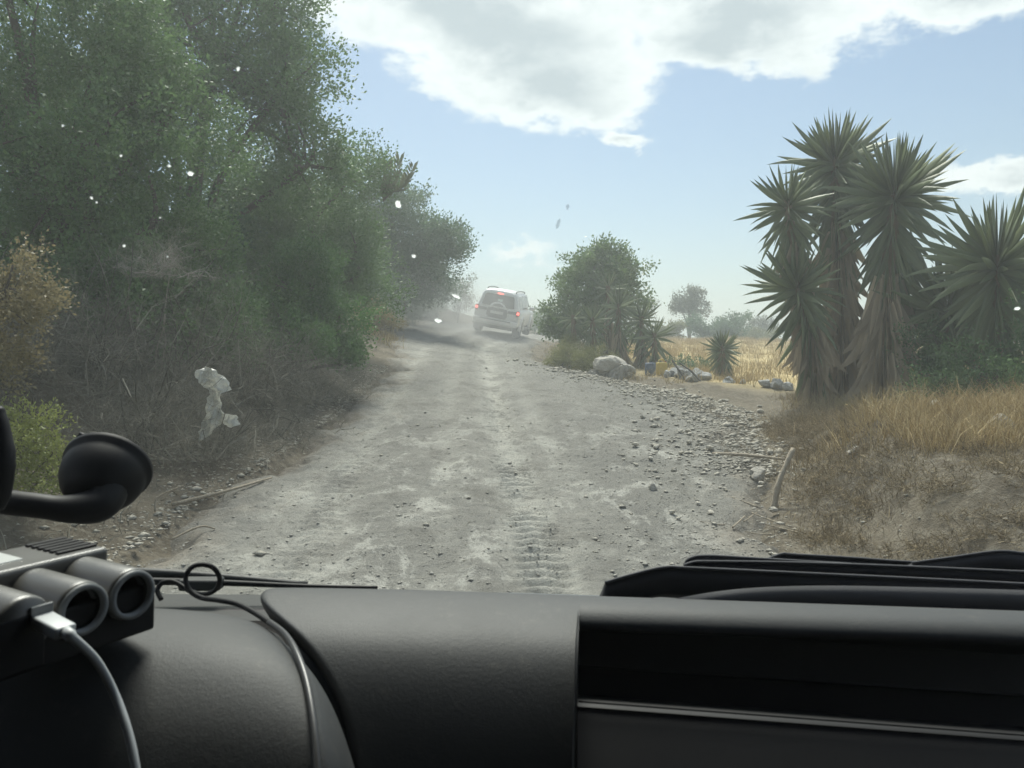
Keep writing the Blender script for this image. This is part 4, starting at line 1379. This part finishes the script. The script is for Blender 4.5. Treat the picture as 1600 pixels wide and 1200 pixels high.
for s in (-1, 1):
    tl = tail_panel('tail_light', [(s * .78, .88), (s * .905, .90), (s * .905, 1.08), (s * .86, 1.12), (s * .77, 1.10)], m_red, suv, .03, .02)
    tail_panel('lamp', [(s * .80, .97), (s * .89, .97), (s * .89, 1.06), (s * .80, 1.06)], m_lit, tl, .02, .035)
    bm = bmesh.new()
    tube(bm, smooth_path([(s * .58, .30, 1.78), (s * .59, .42, 1.845), (s * .60, 1.6, 1.87), (s * .59, 2.5, 1.85), (s * .58, 2.62, 1.79)], 4), .022, 6)
    link('roof_rail', bm_mesh('roof_rail', bm, True), m_trim, suv)
    for ya, yb, zt in ((.32, 1.0, 1.66), (1.1, 1.95, 1.70), (2.05, 2.75, 1.68)):
        bm = bmesh.new()
        q = [(ya, 1.17), (yb, 1.17), (yb - (.12 if ya > 2 else 0), zt), (ya + (.10 if ya < .5 else 0), zt)]
        for off in (0, 1):
            pass
        lo = [bm.verts.new((s * (.845 - .125 * (z - 1.14) / .5 + .02), y, z)) for y, z in q]
        hi = [bm.verts.new((s * (.845 - .125 * (z - 1.14) / .5 - .03), y, z)) for y, z in q]
        bm.faces.new(lo); bm.faces.new(list(reversed(hi)))
        for i in range(4): bm.faces.new((lo[i], hi[i], hi[(i + 1) % 4], lo[(i + 1) % 4]))
        link('side_window', bm_mesh('side_window', bm), m_dglass, suv)
    bm = bmesh.new(); box(bm, s * 1.0 - .10, s * 1.0 + .10, 2.72, 2.82, 1.12, 1.28, .03)
    link('mirror', bm_mesh('mirror', bm, True), m_silver, suv)
    for yw in (.88, 3.62):
        # flared wheel arch
        bm = bmesh.new()
        P = [(s * .93, yw + .47 * math.cos(t), .38 + .47 * math.sin(t)) for t in np.linspace(-.15, math.pi + .15, 15)]
        tube(bm, P, .065, 7)
        link('wheel_arch', bm_mesh('wheel_arch', bm, True), m_silver, suv)
        wl = empty('wheel', (s * .80, yw, .38)); wl.parent = suv
        bm = bmesh.new()
        lathe(bm, [(.22, -.13), (.34, -.135), (.375, -.11), (.38, 0), (.375, .11), (.34, .135), (.22, .13)], (0, 0, 0), (1, 0, 0), 28, close=True)
        link('tyre', bm_mesh('tyre', bm, True), m_tyre, wl)
        bm = bmesh.new()
        lathe(bm, [(0, s * .06), (.06, s * .08), (.16, s * .05), (.21, s * .11), (.225, s * .11), (.225, -s * .1), (0, -s * .1)], (0, 0, 0), (1, 0, 0), 24)
        link('rim', bm_mesh('rim', bm), m_rim, wl)
    bm = bmesh.new(); box(bm, s * .80 - .14, s * .80 + .14, .40, .42, .12, .46)
    link('mud_flap', bm_mesh('mud_flap', bm), m_trim, suv)
    bm = bmesh.new(); box(bm, s * .92 - .06, s * .92 + .06, 1.45, 3.05, .34, .40, .02)
    link('side_step', bm_mesh('side_step', bm, True), m_trim, suv)
bm = bmesh.new(); box(bm, -.90, .90, -.16, .10, .46, .66, .05)
bp = link('bumper', bm_mesh('bumper', bm, True), m_silver, suv)
bm = bmesh.new(); box(bm, -.62, .62, -.172, -.155, .60, .645, .004)
link('step_pad', bm_mesh('step_pad', bm), m_trim, bp)
bm = bmesh.new(); box(bm, -.70, .70, .0, 4.4, .28, .44, .03)
link('underbody', bm_mesh('underbody', bm), m_trim, suv)
bm = bmesh.new(); tube(bm, [(.45, -.10, .34), (.45, .5, .34)], .03, 10)
link('exhaust_pipe', bm_mesh('exhaust_pipe', bm), m_trim, suv)
# seat heads show through the glass only as dark shapes; windscreen
bm = bmesh.new()
for p in ((-.66, 2.86, 1.70), (.66, 2.86, 1.70), (.80, 3.28, 1.2), (-.80, 3.28, 1.2)): bm.verts.new(p)
bm.faces.new(bm.verts[:])
bmesh.ops.translate(bm, verts=bm.verts, vec=(0, .05, .03))
link('windscreen', bm_mesh('windscreen', bm), m_dglass, suv)

# ------------------------------------------------------------------ our own car: cabin round the camera
m_dash, n = mat('dash_vinyl')
pos = n.n('ShaderNodeTexCoord').outputs['Object']
g1, g2 = n.noise(pos, 900.0, 3.0, .6), n.noise(pos, 260.0, 3.0, .6)
f = n.noise(pos, 6.0, 5.0, .65)
c = n.mix(f, (.036, .038, .039), (.053, .055, .055))
c = n.mix(n.m('MULTIPLY', n.step(n.noise(pos, 45.0, 7.0, .8), .52, .78), .5), c, (.11, .105, .092))
finish(n, principled(n, c, n.m('ADD', .50, n.m('MULTIPLY', f, .18)), spec=.38, normal=bump(n, n.m('ADD', g1, g2), .3, .001)))
m_blackp = plain('black_plastic', (.022, .023, .022), .6, grain=.2, vary=.3)
m_softblack = plain('black_rubber', (.009, .009, .010), .6, spec=.3, vary=.3)
m_edge = plain('grey_edge', (.028, .029, .029), .85, spec=.12)
m_fab = plain('shade_fabric', (.022, .023, .027), .8, grain=.3, gscale=700, vary=.3)
m_fabe = plain('shade_binding', (.07, .072, .08), .75, grain=.3, gscale=900, vary=.2)
m_lin = plain('headliner', (.035, .035, .036), .9)
m_paint = plain('car_paint', (.10, .11, .12), .35)

own = empty('vehicle', (0, 0, EYE))
tag(own, 'black dashboard with windscreen and wiper of the vehicle the picture is taken from', 'vehicle')


def cp(px, py, d):            # point in the cabin, relative to the eye
    return Vector(((px - 800) / 1200 * d, d, -(py - 560) / 1200 * d))


def patch(name, rows, mt, parent, sub=3, crease=None):
    bm = bmesh.new()
    g = [[bm.verts.new(p) for p in r_] for r_ in rows]
    for i in range(len(g) - 1):
        for k in range(len(g[0]) - 1):
            bm.faces.new((g[i][k], g[i][k + 1], g[i + 1][k + 1], g[i + 1][k]))
    o = link(name, bm_mesh(name, bm, True), mt, parent)
    if sub:
        s_ = o.modifiers.new('round', 'SUBSURF'); s_.levels = sub; s_.render_levels = sub
    return o


# dashboard pad with the recessed tray
XL = [430, 402, 398, 425, 474, 528, 550, 560]
PYL = [914, 920, 936, 962, 1002, 1090, 1200, 1320]
PYR = [950, 958, 972, 996, 1040, 1140, 1250, 1370]
DP = [.86, .83, .80, .765, .725, .692, .668, .648]
REC = 905.0


def pad_row(i, xs_):
    out = []
    for x in xs_:
        t = max(0.0, (x - 560) / 1040.0)
        out.append(cp(x, PYL[i] + (PYR[i] - PYL[i]) * t, DP[i]))
    return out


dash = empty('dashboard', (0, 0, 0)); dash.parent = own
rows = []
hid = [cp(x, 950 + 22 * max(0, (x - 560) / 1040), 1.06) for x in (470, 500, 560, 640, 760, 880, 905)]
rows.append(hid)
for i in range(8):
    xs_ = [XL[i], XL[i] + 18, XL[i] + 60, 640 if i < 5 else 660, 760, 880, 905 - 2.2 * max(0, i - 3)]
    row = pad_row(i, xs_)
    rows.append(row)
# turn the free edge under, so that the pad has thickness at the gap
rows = [[r_[0] + Vector((-.004, .05, -.035))] + r_ for r_ in rows]
patch('pad', rows, m_dash, dash)
rows = []
XR = [905.5, 912, 1000, 1150, 1300, 1450, 1600, 1760]
rows.append([cp(x, 950 + 22 * (x - 560) / 1040, 1.06) for x in XR])
for i in range(3):
    rows.append(pad_row(i, XR))
lip = [cp(x, 958 + 34 * max(0, (x - 560) / 1040), .787) for x in XR]
rows.append(lip)
rows.append([p + Vector((0, -.002, -.006)) for p in lip])
rows.append([p + Vector((0, .002, -.014)) for p in lip])
rows.append([p + Vector((0, .03, -.016)) for p in lip])
patch('pad_lip', rows, m_dash, dash)
# tray: back wall, step, shelf, lower face, end wall
trv = empty('tray', (0, 0, 0)); trv.parent = dash
def seq(ps, xs_):   # ps: (py at x=905, py at x=1600, depth)
    return [[cp(x, a + (b_ - a) * (x - 905) / 695, d) for x in xs_] for a, b_, d in ps]
XT = [902, 1100, 1350, 1600, 1760]
patch('ceiling', seq([(972, 994, .815), (974, 1010, .85), (978, 1024, .90)], XT), m_blackp, trv, 0)
patch('back_wall', seq([(972, 1022, .90), (1004, 1052, .895), (1038, 1084, .885)], XT), m_blackp, trv, 0)
patch('step', seq([(1038, 1084, .886), (1044, 1090, .84), (1050, 1097, .836), (1086, 1136, .81)], XT), m_softblack, trv, 0)
patch('shelf', seq([(1086, 1136, .81), (1097, 1149, .70), (1104, 1157, .695)], XT), m_softblack, trv, 0)
patch('lower_face', seq([(1103, 1156, .697), (1215, 1265, .655), (1330, 1380, .62)], XT), m_softblack, trv, 0)
bm = bmesh.new()
tube(bm, [cp(904, 1096, .694), cp(1250, 1122, .694), cp(1760, 1161, .694)], .0009, 8)
link('shelf_edge', bm_mesh('shelf_edge', bm, True), m_edge, trv)
bm = bmesh.new()
tube(bm, [cp(904, 1040, .838), cp(1250, 1062, .838), cp(1760, 1097, .838)], .0011, 8)
link('step_edge', bm_mesh('step_edge', bm, True), m_blackp, trv)
patch('end_wall', [[cp(903, 955, .775), cp(906, 965, .91)], [cp(899, 1002, .725), cp(906, 1045, .90)], [cp(897, 1090, .672), cp(904, 1100, .82)], [cp(894, 1200, .628), cp(902, 1215, .72)], [cp(892, 1320, .592), cp(900, 1330, .68)]], m_blackp, trv, 0)

# domed cover on the driver's side
A = [[(-140, 930), (60, 934), (225, 939), (310, 946), (372, 958), (402, 972)],
     [(-140, 950), (60, 953), (225, 956), (325, 962), (402, 976), (440, 995)],
     [(-140, 1000), (60, 1000), (225, 1000), (345, 1004), (440, 1018), (482, 1042)],
     [(-140, 1075), (60, 1075), (225, 1072), (360, 1076), (465, 1088), (506, 1108)],
     [(-140, 1160), (60, 1160), (225, 1158), (370, 1160), (480, 1168), (522, 1184)],
     [(-140, 1300), (60, 1300), (225, 1300), (380, 1300), (488, 1304), (532, 1312)]]
DD = [.745, .705, .645, .605, .575, .548]
rows = [[cp(x, 985, .98) for x in (-140, 60, 225, 320, 400, 430)]]
rows += [[cp(x, y, d) for x, y in r_] for r_, d in zip(A, DD)]
rows = [r_ + [r_[-1] + Vector((.010, .03, -.03)), r_[-1] + Vector((.012, .08, -.10))] for r_ in rows]
patch('instrument_cover', rows, m_dash, dash)
# dark floor of the gap and the base under the screen
patch('gap_liner', [[cp(330, 1010, .93), cp(620, 1010, .93)], [cp(400, 1130, .80), cp(640, 1130, .80)], [cp(430, 1300, .66), cp(660, 1300, .66)], [cp(430, 1500, .6), cp(660, 1500, .6)]], m_blackp, dash, 0)
patch('cowl_top', [[Vector((-.95, 1.0, -.335)), Vector((.95, 1.0, -.355))], [Vector((-.95, 1.22, -.372)), Vector((.95, 1.22, -.392))], [Vector((-.95, 1.5, -.46)), Vector((.95, 1.5, -.47))]], m_blackp, own, 0)
patch('bonnet', [[Vector((-.9, 1.5, -.50)), Vector((0, 1.5, -.475)), Vector((.9, 1.5, -.51))], [Vector((-.9, 2.1, -.66)), Vector((0, 2.1, -.64)), Vector((.9, 2.1, -.67))], [Vector((-.85, 2.25, -.9)), Vector((0, 2.28, -.9)), Vector((.85, 2.25, -.9))]], m_paint, own, 0)

# shell: roof, doors, pillars, rear wall, unseen and added to shade the dashboard
def part_box(name, x0, x1, y0, y1, z0, z1, mt, bev=.01):
    bm = bmesh.new(); box(bm, x0, x1, y0, y1, z0, z1, bev)
    return link(name, bm_mesh(name, bm), mt, own)


part_box('roof', -.86, .86, -1.9, .60, .42, .47, m_lin)
part_box('rear_wall', -.95, .95, -1.95, -1.9, -1.0, .47, m_lin)
part_box('cabin_floor', -.95, .95, -1.9, .95, -1.02, -.98, m_blackp)
part_box('firewall', -.95, .95, .95, .99, -1.0, -.40, m_blackp)
for s in (-1, 1):
    part_box('door', s * .93 - .04, s * .93 + .04, -1.9, 1.0, -1.0, -.22, m_blackp)
    part_box('roof_side', s * .89 - .04, s * .89 + .04, -1.9, .58, .30, .42, m_lin)
    part_box('window_blocker', s * .91 - .04, s * .91 + .04, -1.9, .20, -.22, .30, m_lin)  # unseen panel added across the side windows to keep light off the dashboard
    bm = bmesh.new(); tube(bm, [(s * .93, 1.07, -.36), (s * .88, .57, .43)], .045, 8)
    link('windscreen_pillar', bm_mesh('windscreen_pillar', bm, True), m_lin, own)

# windscreen
m_ws, n = mat('windscreen_glass')
tb = n.n('ShaderNodeBsdfTransparent')
tb.inputs[0].default_value = (.915, .972, .945, 1)
finish(n, tb.outputs[0])
G0, G1 = Vector((0, 1.08, -.352)), Vector((0, .58, .428))     # foot and head of the glass
gdir = (G1 - G0).normalized(); gn = Vector((0, -gdir.z, gdir.y)); gn = Vector((0, gdir.z, -gdir.y))
bm = bmesh.new()
vv = [bm.verts.new(p) for p in (G0 + Vector((-.90, 0, 0)), G0 + Vector((.90, 0, 0)), G1 + Vector((.86, 0, 0)), G1 + Vector((-.86, 0, 0)))]
bm.faces.new(vv)
ws = link('windscreen', bm_mesh('windscreen', bm), m_ws, own)


def on_glass(px, py, lift=0.0):
    d = cp(px, py, 1.0)
    k = (G0 + gn * lift).dot(gn) / d.dot(gn)
    return d * k


m_spl, n = mat('dried_splash')
tr = n.n('ShaderNodeBsdfTranslucent'); n.put(tr.inputs[0], (.85, .88, .87))
mx = n.n('ShaderNodeMixShader'); mx.inputs[0].default_value = .8
n.put(mx.inputs[1], principled(n, (.7, .72, .7), .8)); n.put(mx.inputs[2], tr.outputs[0]); finish(n, mx.outputs[0])
M_spl2, n = mat('thin_smear')
b_ = principled(n, (.6, .62, .6), .8)
tb = n.n('ShaderNodeBsdfTransparent'); mx = n.n('ShaderNodeMixShader'); mx.inputs[0].default_value = .35
n.put(mx.inputs[1], tb.outputs[0]); n.put(mx.inputs[2], b_); finish(n, mx.outputs[0])
for i, (px, py, w_, h_, rot) in enumerate([(298, 271, 6, 4.5, .3), (264, 259, 3.5, 2.4, .1), (622, 319, 5.5, 7, 0), (372, 107, 3.2, 4, .2), (646, 400, 4.5, 3, .5), (712, 463, 8, 2.6, .45), (684, 501, 6.5, 3.6, .2), (189, 243, 2.6, 2.6, 0), (143, 309, 3, 2.2, .6), (151, 316, 2.4, 1.8, .6), (194, 384, 2.8, 2.6, 0), (98, 196, 2.4, 2.4, 0), (250, 340, 2, 1.6, 0), (445, 110, 4, 9, .2), (366, 137, 4, 3, 0), (872, 350, 4, 9, .3), (887, 323, 3, 5, .3), (1590, 482, 6, 3, -.2), (262, 401, 1.8, 1.5, 0), (440, 120, 3, 4, .4)]):
    w_, h_ = w_ * .85, h_ * .85
    c0 = on_glass(px, py, -.0015)
    k = c0.y / 1200
    rr = np.random.default_rng(900 + i)
    bm = bmesh.new()
    ctr = bm.verts.new(c0 - gn * .0006)
    ring = []
    for j in range(14):
        t = j / 14 * 6.283
        q = rr.uniform(.7, 1.2)
        a, b2 = w_ * q * math.cos(t), h_ * q * math.sin(t)
        a, b2 = a * math.cos(rot) - b2 * math.sin(rot), a * math.sin(rot) + b2 * math.cos(rot)
        ring.append(bm.verts.new(on_glass(px + a, py + b2, -.001)))
    for j in range(14): bm.faces.new((ctr, ring[j], ring[(j + 1) % 14]))
    link('dried_speck', bm_mesh('dried_speck', bm), m_spl if i not in (13, 14, 15, 16, 19) else M_spl2, ws)

# wiper lying at the foot of the screen
wip = empty('wiper', (0, 0, 0)); wip.parent = own
bm = bmesh.new()
prof = smooth_path([cp(150, 893, 1.12), cp(245, 896, 1.12), cp(330, 901, 1.13), cp(480, 914, 1.14)], 5)
tube(bm, prof, [.0085 - .0035 * i / len(prof) for i in range(len(prof))], 8)
link('arm', bm_mesh('arm', bm, True), m_blackp, wip)
bm = bmesh.new()
prof = smooth_path([cp(200, 908, 1.10), cp(330, 910, 1.11), cp(480, 916, 1.12), cp(590, 918, 1.13)], 5)
tube(bm, prof, [.006 - .004 * i / len(prof) for i in range(len(prof))], 6)
link('blade', bm_mesh('blade', bm, True), m_softblack, wip)
bm = bmesh.new(); box(bm, -.03, .03, -.012, .012, -.008, .008, .004)
bmesh.ops.translate(bm, verts=bm.verts, vec=cp(315, 912, 1.105))
link('clip', bm_mesh('clip', bm), m_blackp, wip)

# folding sunshade lying on the dashboard
shade = empty('sunshade', Vector((.45, .95, -.30)) + Vector((0, 0, EYE)))
tag(shade, 'black concertina sunshade lying folded up on the dashboard', 'sunshade')
off0 = Vector((.45, .95, -.30))


def fold(top, thick, d0, dep, edge=True, mt=None, slope=.035):
    """a folded panel: top edge polyline (px,py), dropped thickness in px, depth d0 going back by dep"""
    bm = bmesh.new()
    P = smooth_path([Vector((a, b_, 0)) for a, b_ in top], 5)
    rows_ = []
    for p in P:
        f0 = cp(p.x, p.y, d0)
        th = thick / 1200 * d0
        mid = f0 + Vector((0, -.003, -th * .4))
        bot = f0 + Vector((0, .004, -th))
        back = f0 + Vector((0, dep, -slope))
        backb = f0 + Vector((0, dep, -slope - th * .6))
        rows_.append([bm.verts.new(q - off0) for q in (f0, mid, bot, backb, back)])
    for i in range(len(rows_) - 1):
        for k in range(5):
            bm.faces.new((rows_[i][k], rows_[i][(k + 1) % 5], rows_[i + 1][(k + 1) % 5], rows_[i + 1][k]))
    bm.faces.new(rows_[0]); bm.faces.new(list(reversed(rows_[-1])))
    o = link('panel', bm_mesh('panel', bm, True), mt or m_fab, shade)
    if edge:
        bm = bmesh.new()
        tube(bm, [cp(p.x, p.y - .5, d0 - .001) - off0 for p in P], .0018, 6)
        link('binding', bm_mesh('binding', bm, True), m_fabe, o)
    return o


fold([(1040, 938), (1120, 924), (1200, 917), (1300, 915), (1420, 917), (1600, 922), (1760, 928)], 44, .885, .05, False, m_fabe)
fold([(945, 911), (985, 899), (1037, 887), (1080, 888), (1250, 896), (1420, 904), (1600, 913), (1760, 921)], 42, .905, .06)
fold([(1068, 884), (1084, 879), (1110, 878), (1250, 880), (1420, 886), (1600, 894), (1760, 900)], 26, .935, .06)
fold([(1070, 882), (1078, 873), (1105, 869), (1180, 873), (1260, 878), (1330, 882)], 9, .965, .05, True, m_fabe)
fold([(1192, 877), (1222, 866), (1240, 867), (1330, 872), (1430, 879), (1600, 884), (1760, 888)], 24, .98, .05)
fold([(1425, 880), (1490, 871), (1545, 863), (1575, 862), (1620, 866), (1760, 868)], 26, .965, .07, True, m_fabe)

# suction phone mount
mnt = empty('phone_mount', Vector((-.40, .72, -.12)) + Vector((0, 0, EYE)))
tag(mnt, 'black suction cup phone mount stuck to the windscreen', 'phone mount')
mo = Vector((-.40, .72, -.12))
cc = on_glass(172, 724, -.004)
kx = Vector((-.06, gn.y, gn.z)).normalized()
bm = bmesh.new()
R0 = 66 / 1200 * cc.y
lathe(bm, [(0, -.004), (R0 * .92, -.001), (R0, -.004), (R0 * .99, -.010), (R0 * .93, -.013), (R0 * .93, -.022), (R0 * .88, -.034), (R0 * .76, -.046), (R0 * .60, -.056), (R0 * .5, -.062), (0, -.064)], cc - mo, kx, 40)
cup = link('suction_cup', bm_mesh('suction_cup', bm, True), m_softblack, mnt)
bm = bmesh.new()
tube(bm, [cp(122, 690, cc.y + .02) - mo, cp(128, 680, cc.y + .02) - mo, cp(134, 684, cc.y + .02) - mo], .005, 8)
link('release_tab', bm_mesh('release_tab', bm, True), m_softblack, cup)
bm = bmesh.new()
d_ = cc.y
pth = smooth_path([cc - kx * .036 + Vector((.012, 0, 0)), cc - kx * .064 + Vector((.012, 0, -.004)), cp(110, 795, d_ - .075), cp(50, 789, d_ - .09), cp(0, 783, d_ - .095), cp(-80, 770, d_ - .10)], 8)
tube(bm, [p - mo for p in pth], [.026 - .0125 * min(1, i / 20) for i in range(len(pth))], 18)
link('arm', bm_mesh('arm', bm, True), m_softblack, mnt)
bm = bmesh.new()
tube(bm, [p - mo for p in smooth_path([cp(-14, 792, .78), cp(4, 735, .78), cp(6, 700, .785), cp(-4, 650, .79), cp(-8, 636, .79)], 5)], [.012, .013, .014, .013, .012, .011, .011, .010, .010, .010, .010, .009, .009, .009, .009, .008, .008, .008, .007, .006, .004], 12)
link('phone_clamp', bm_mesh('phone_clamp', bm, True), m_softblack, mnt)

# three-socket charger adapter
ad = empty('charger_adapter', Vector((-.30, .50, -.17)) + Vector((0, 0, EYE)))
tag(ad, 'black charger adapter with two round sockets and a plug in it', 'charger')
m_ring = plain('grey_ring', (.20, .21, .215), .45)
m_shell = plain('satin_black', (.10, .098, .09), .34, spec=.8, grain=.15, gscale=1500)
m_hole = plain('socket_hole', (.008, .009, .008), .5)
F = Vector((.88, -.47, -.03)).normalized()          # sockets look this way
S = Vector((-.47, -.88, 0)).normalized()            # along the row, towards the camera
Up = S.cross(F).normalized()
if Up.z < 0: Up = -Up
KS = 1.228
r0 = cp(206, 929, .62)                             # mouth of the first socket
ao = Vector((-.30, .50, -.17))


def loc(f_, s_, u_): return r0 + F * (f_ * KS) + S * (s_ * KS) + Up * (u_ * KS) - ao


def obox(name, f0, f1, s0, s1, u0, u1, mt, parent=ad, bev=.002):
    bm = bmesh.new()
    box(bm, f0, f1, s0, s1, u0, u1, bev)
    for v in bm.verts: v.co = loc(v.co.x, v.co.y, v.co.z)
    return link(name, bm_mesh(name, bm), mt, parent)


base = obox('base', -.105, -.004, -.021, .135, -.030, .002, m_softblack)
obox('top_cover', -.105, -.052, -.019, .135, -.001, .0195, m_shell, ad, .003)
for q in range(6):
    obox('vent_rib', -.100 + .007 * q, -.096 + .007 * q, -.016, .012, .018, .0212, m_softblack, ad, .0005)
obox('indicator_window', -.098, -.070, .03, .09, .0185, .0203, plain('indicator_window', (.6, .62, .6), .15), ad, .0008)
for q in range(2):
    s_ = .0335 * q
    bm = bmesh.new()
    R1 = .0168 * KS
    lathe(bm, [(a_, b_ * KS) for a_, b_ in [(R1 * .98, -.085), (R1, -.08), (R1, -.003), (R1 * .96, 0), (R1 * .80, 0), (R1 * .80, -.03)]], loc(0, s_, 0), F, 36)
    sk = link('socket', bm_mesh('socket', bm, True), m_shell, ad)
    bm = bmesh.new()
    lathe(bm, [(a_, b_ * KS) for a_, b_ in [(R1 * .94, -.0005), (R1 * .94, .0022), (R1 * .74, .0022), (R1 * .70, -.010)]], loc(0, s_, 0), F, 36)
    link('ring', bm_mesh('ring', bm, True), m_ring, sk)
    bm = bmesh.new()
    lathe(bm, [(a_, b_ * KS) for a_, b_ in [(R1 * .72, -.001), (R1 * .70, -.03), (.004, -.032), (.004, -.022), (0, -.022)]], loc(0, s_, 0), F, 30)
    link('contact_well', bm_mesh('contact_well', bm, True), m_hole, sk)
bm = bmesh.new()
lathe(bm, [(a_, b_ * KS) for a_, b_ in [(.0206, -.085), (.0211, -.08), (.0211, -.004), (.0197, 0), (0, 0)]], loc(0, .0335 * 2 + .001, 0), F, 36)
usb = link('port_housing', bm_mesh('port_housing', bm, True), m_shell, ad)
obox('port_face', -.004, .001, .057, .090, -.026, .006, m_softblack, ad, .001)
obox('port', .0004, .0022, .053, .066, .0005, .0105, m_ring, usb, .0004)

# white charging cable plugged into the adapter
cab = empty('charging_cable', Vector((-.30, .45, -.17)) + Vector((0, 0, EYE)))
tag(cab, 'white charging cable plugged into the adapter, trailing over the dashboard', 'cable')
co = Vector((-.30, .45, -.17))
m_wh = plain('white_cable', (.42, .44, .45), .45)
pl = (loc(.001, .0595, .0022) + ao)
bm = bmesh.new()
pa = (F * .9 + Vector((0, 0, -.12))).normalized()
box(bm, .0, .030, -.0076, .0076, -.0042, .0042, .0018)
fs = (S - pa * S.dot(pa)).normalized(); fu = pa.cross(fs)
for v in bm.verts: v.co = pl + pa * v.co.x + fs * v.co.y + fu * v.co.z - co
link('plug', bm_mesh('plug', bm, True), m_wh, cab)
bm = bmesh.new()
pe = pl + pa * .029
P = smooth_path([pe, pe + pa * .009 + Vector((0, .002, -.003)), cp(150, 1032, .56), cp(177, 1080, .568), cp(199, 1140, .56), cp(213, 1206, .55), cp(221, 1290, .54)], 7)
tube(bm, [p - co for p in P], [.0042] * 6 + [.0031] * (len(P) - 6), 12)
link('cord', bm_mesh('cord', bm, True), m_wh, cab)

# black looped wire
wr = empty('looped_wire', Vector((-.33, .80, -.26)) + Vector((0, 0, EYE)))
tag(wr, 'thin black wire curled in a loop and tucked into the dashboard gap', 'wire')
wo = Vector((-.33, .80, -.26))
loop = [(238, 932, .84), (246, 918, .84), (258, 908, .84), (272, 912, .84), (286, 924, .835), (300, 936, .83), (296, 930, .825)]
loop = [(252, 937, .83), (246, 922, .835), (256, 909, .84), (274, 910, .845), (300, 925, .84), (322, 928, .83), (338, 920, .825), (343, 903, .82), (333, 887, .815), (314, 882, .81), (298, 888, .805), (290, 904, .80), (297, 923, .795), (315, 934, .79), (342, 938, .775), (368, 943, .765), (392, 954, .75), (420, 972, .725)]
bm = bmesh.new()
P = smooth_path([cp(*q) for q in loop], 6)
tube(bm, [p - wo for p in P], .0026, 10)
link('coil', bm_mesh('coil', bm, True), m_softblack, wr)
bm = bmesh.new()
P = smooth_path([cp(420, 972, .725), cp(444, 990, .695), cp(462, 1018, .66), cp(478, 1062, .625), cp(489, 1122, .592), cp(495, 1190, .566), cp(498, 1290, .54)], 6)
tube(bm, [p - wo for p in P], .0030, 10)
link('lead', bm_mesh('lead', bm, True), plain('grey_wire', (.05, .05, .05), .35), wr)

# ------------------------------------------------------------------ haze and dust in the air
hz, n = mat('haze_air')
pv = n.n('ShaderNodeVolumePrincipled')
pv.inputs['Color'].default_value = (.93, .97, .96, 1)
pv.inputs['Density'].default_value = .0072
pv.inputs['Anisotropy'].default_value = .25
n.put(n.n('ShaderNodeOutputMaterial').inputs['Volume'], pv.outputs[0])
bm = bmesh.new(); box(bm, -2400, 2400, -2400, 2400, -60, 12.5)
tag(link('haze', bm_mesh('haze', bm), hz), 'thin pale dusty haze filling the air', 'haze', kind='stuff')
ds, n = mat('road_dust_cloud')
pv = n.n('ShaderNodeVolumePrincipled')
pv.inputs['Color'].default_value = (.95, .95, .92, 1)
pv.inputs['Anisotropy'].default_value = .2
pos = n.n('ShaderNodeTexCoord').outputs['Object']
ln = n.n('ShaderNodeVectorMath', operation='LENGTH'); n.put(ln.inputs[0], pos)
fall = n.step(n.m('SUBTRACT', 1.0, ln.outputs['Value']), 0.0, .75)
nz = n.noise(n.n('ShaderNodeNewGeometry').outputs['Position'], .55, 3.0, .55)
n.put(pv.inputs['Density'], n.m('MULTIPLY', n.m('MULTIPLY', fall, n.step(nz, .24, .62)), .18))
n.put(n.n('ShaderNodeOutputMaterial').inputs['Volume'], pv.outputs[0])
bm = bmesh.new()
bmesh.ops.create_icosphere(bm, subdivisions=3, radius=1.0)
o = tag(link('dust_cloud', bm_mesh('dust_cloud', bm), ds), 'pale dust stirred up behind the car on the road', 'dust', kind='stuff')
o.location = (-2.4, 28.0, 2.9)
o.scale = (4.4, 6.5, 2.2)
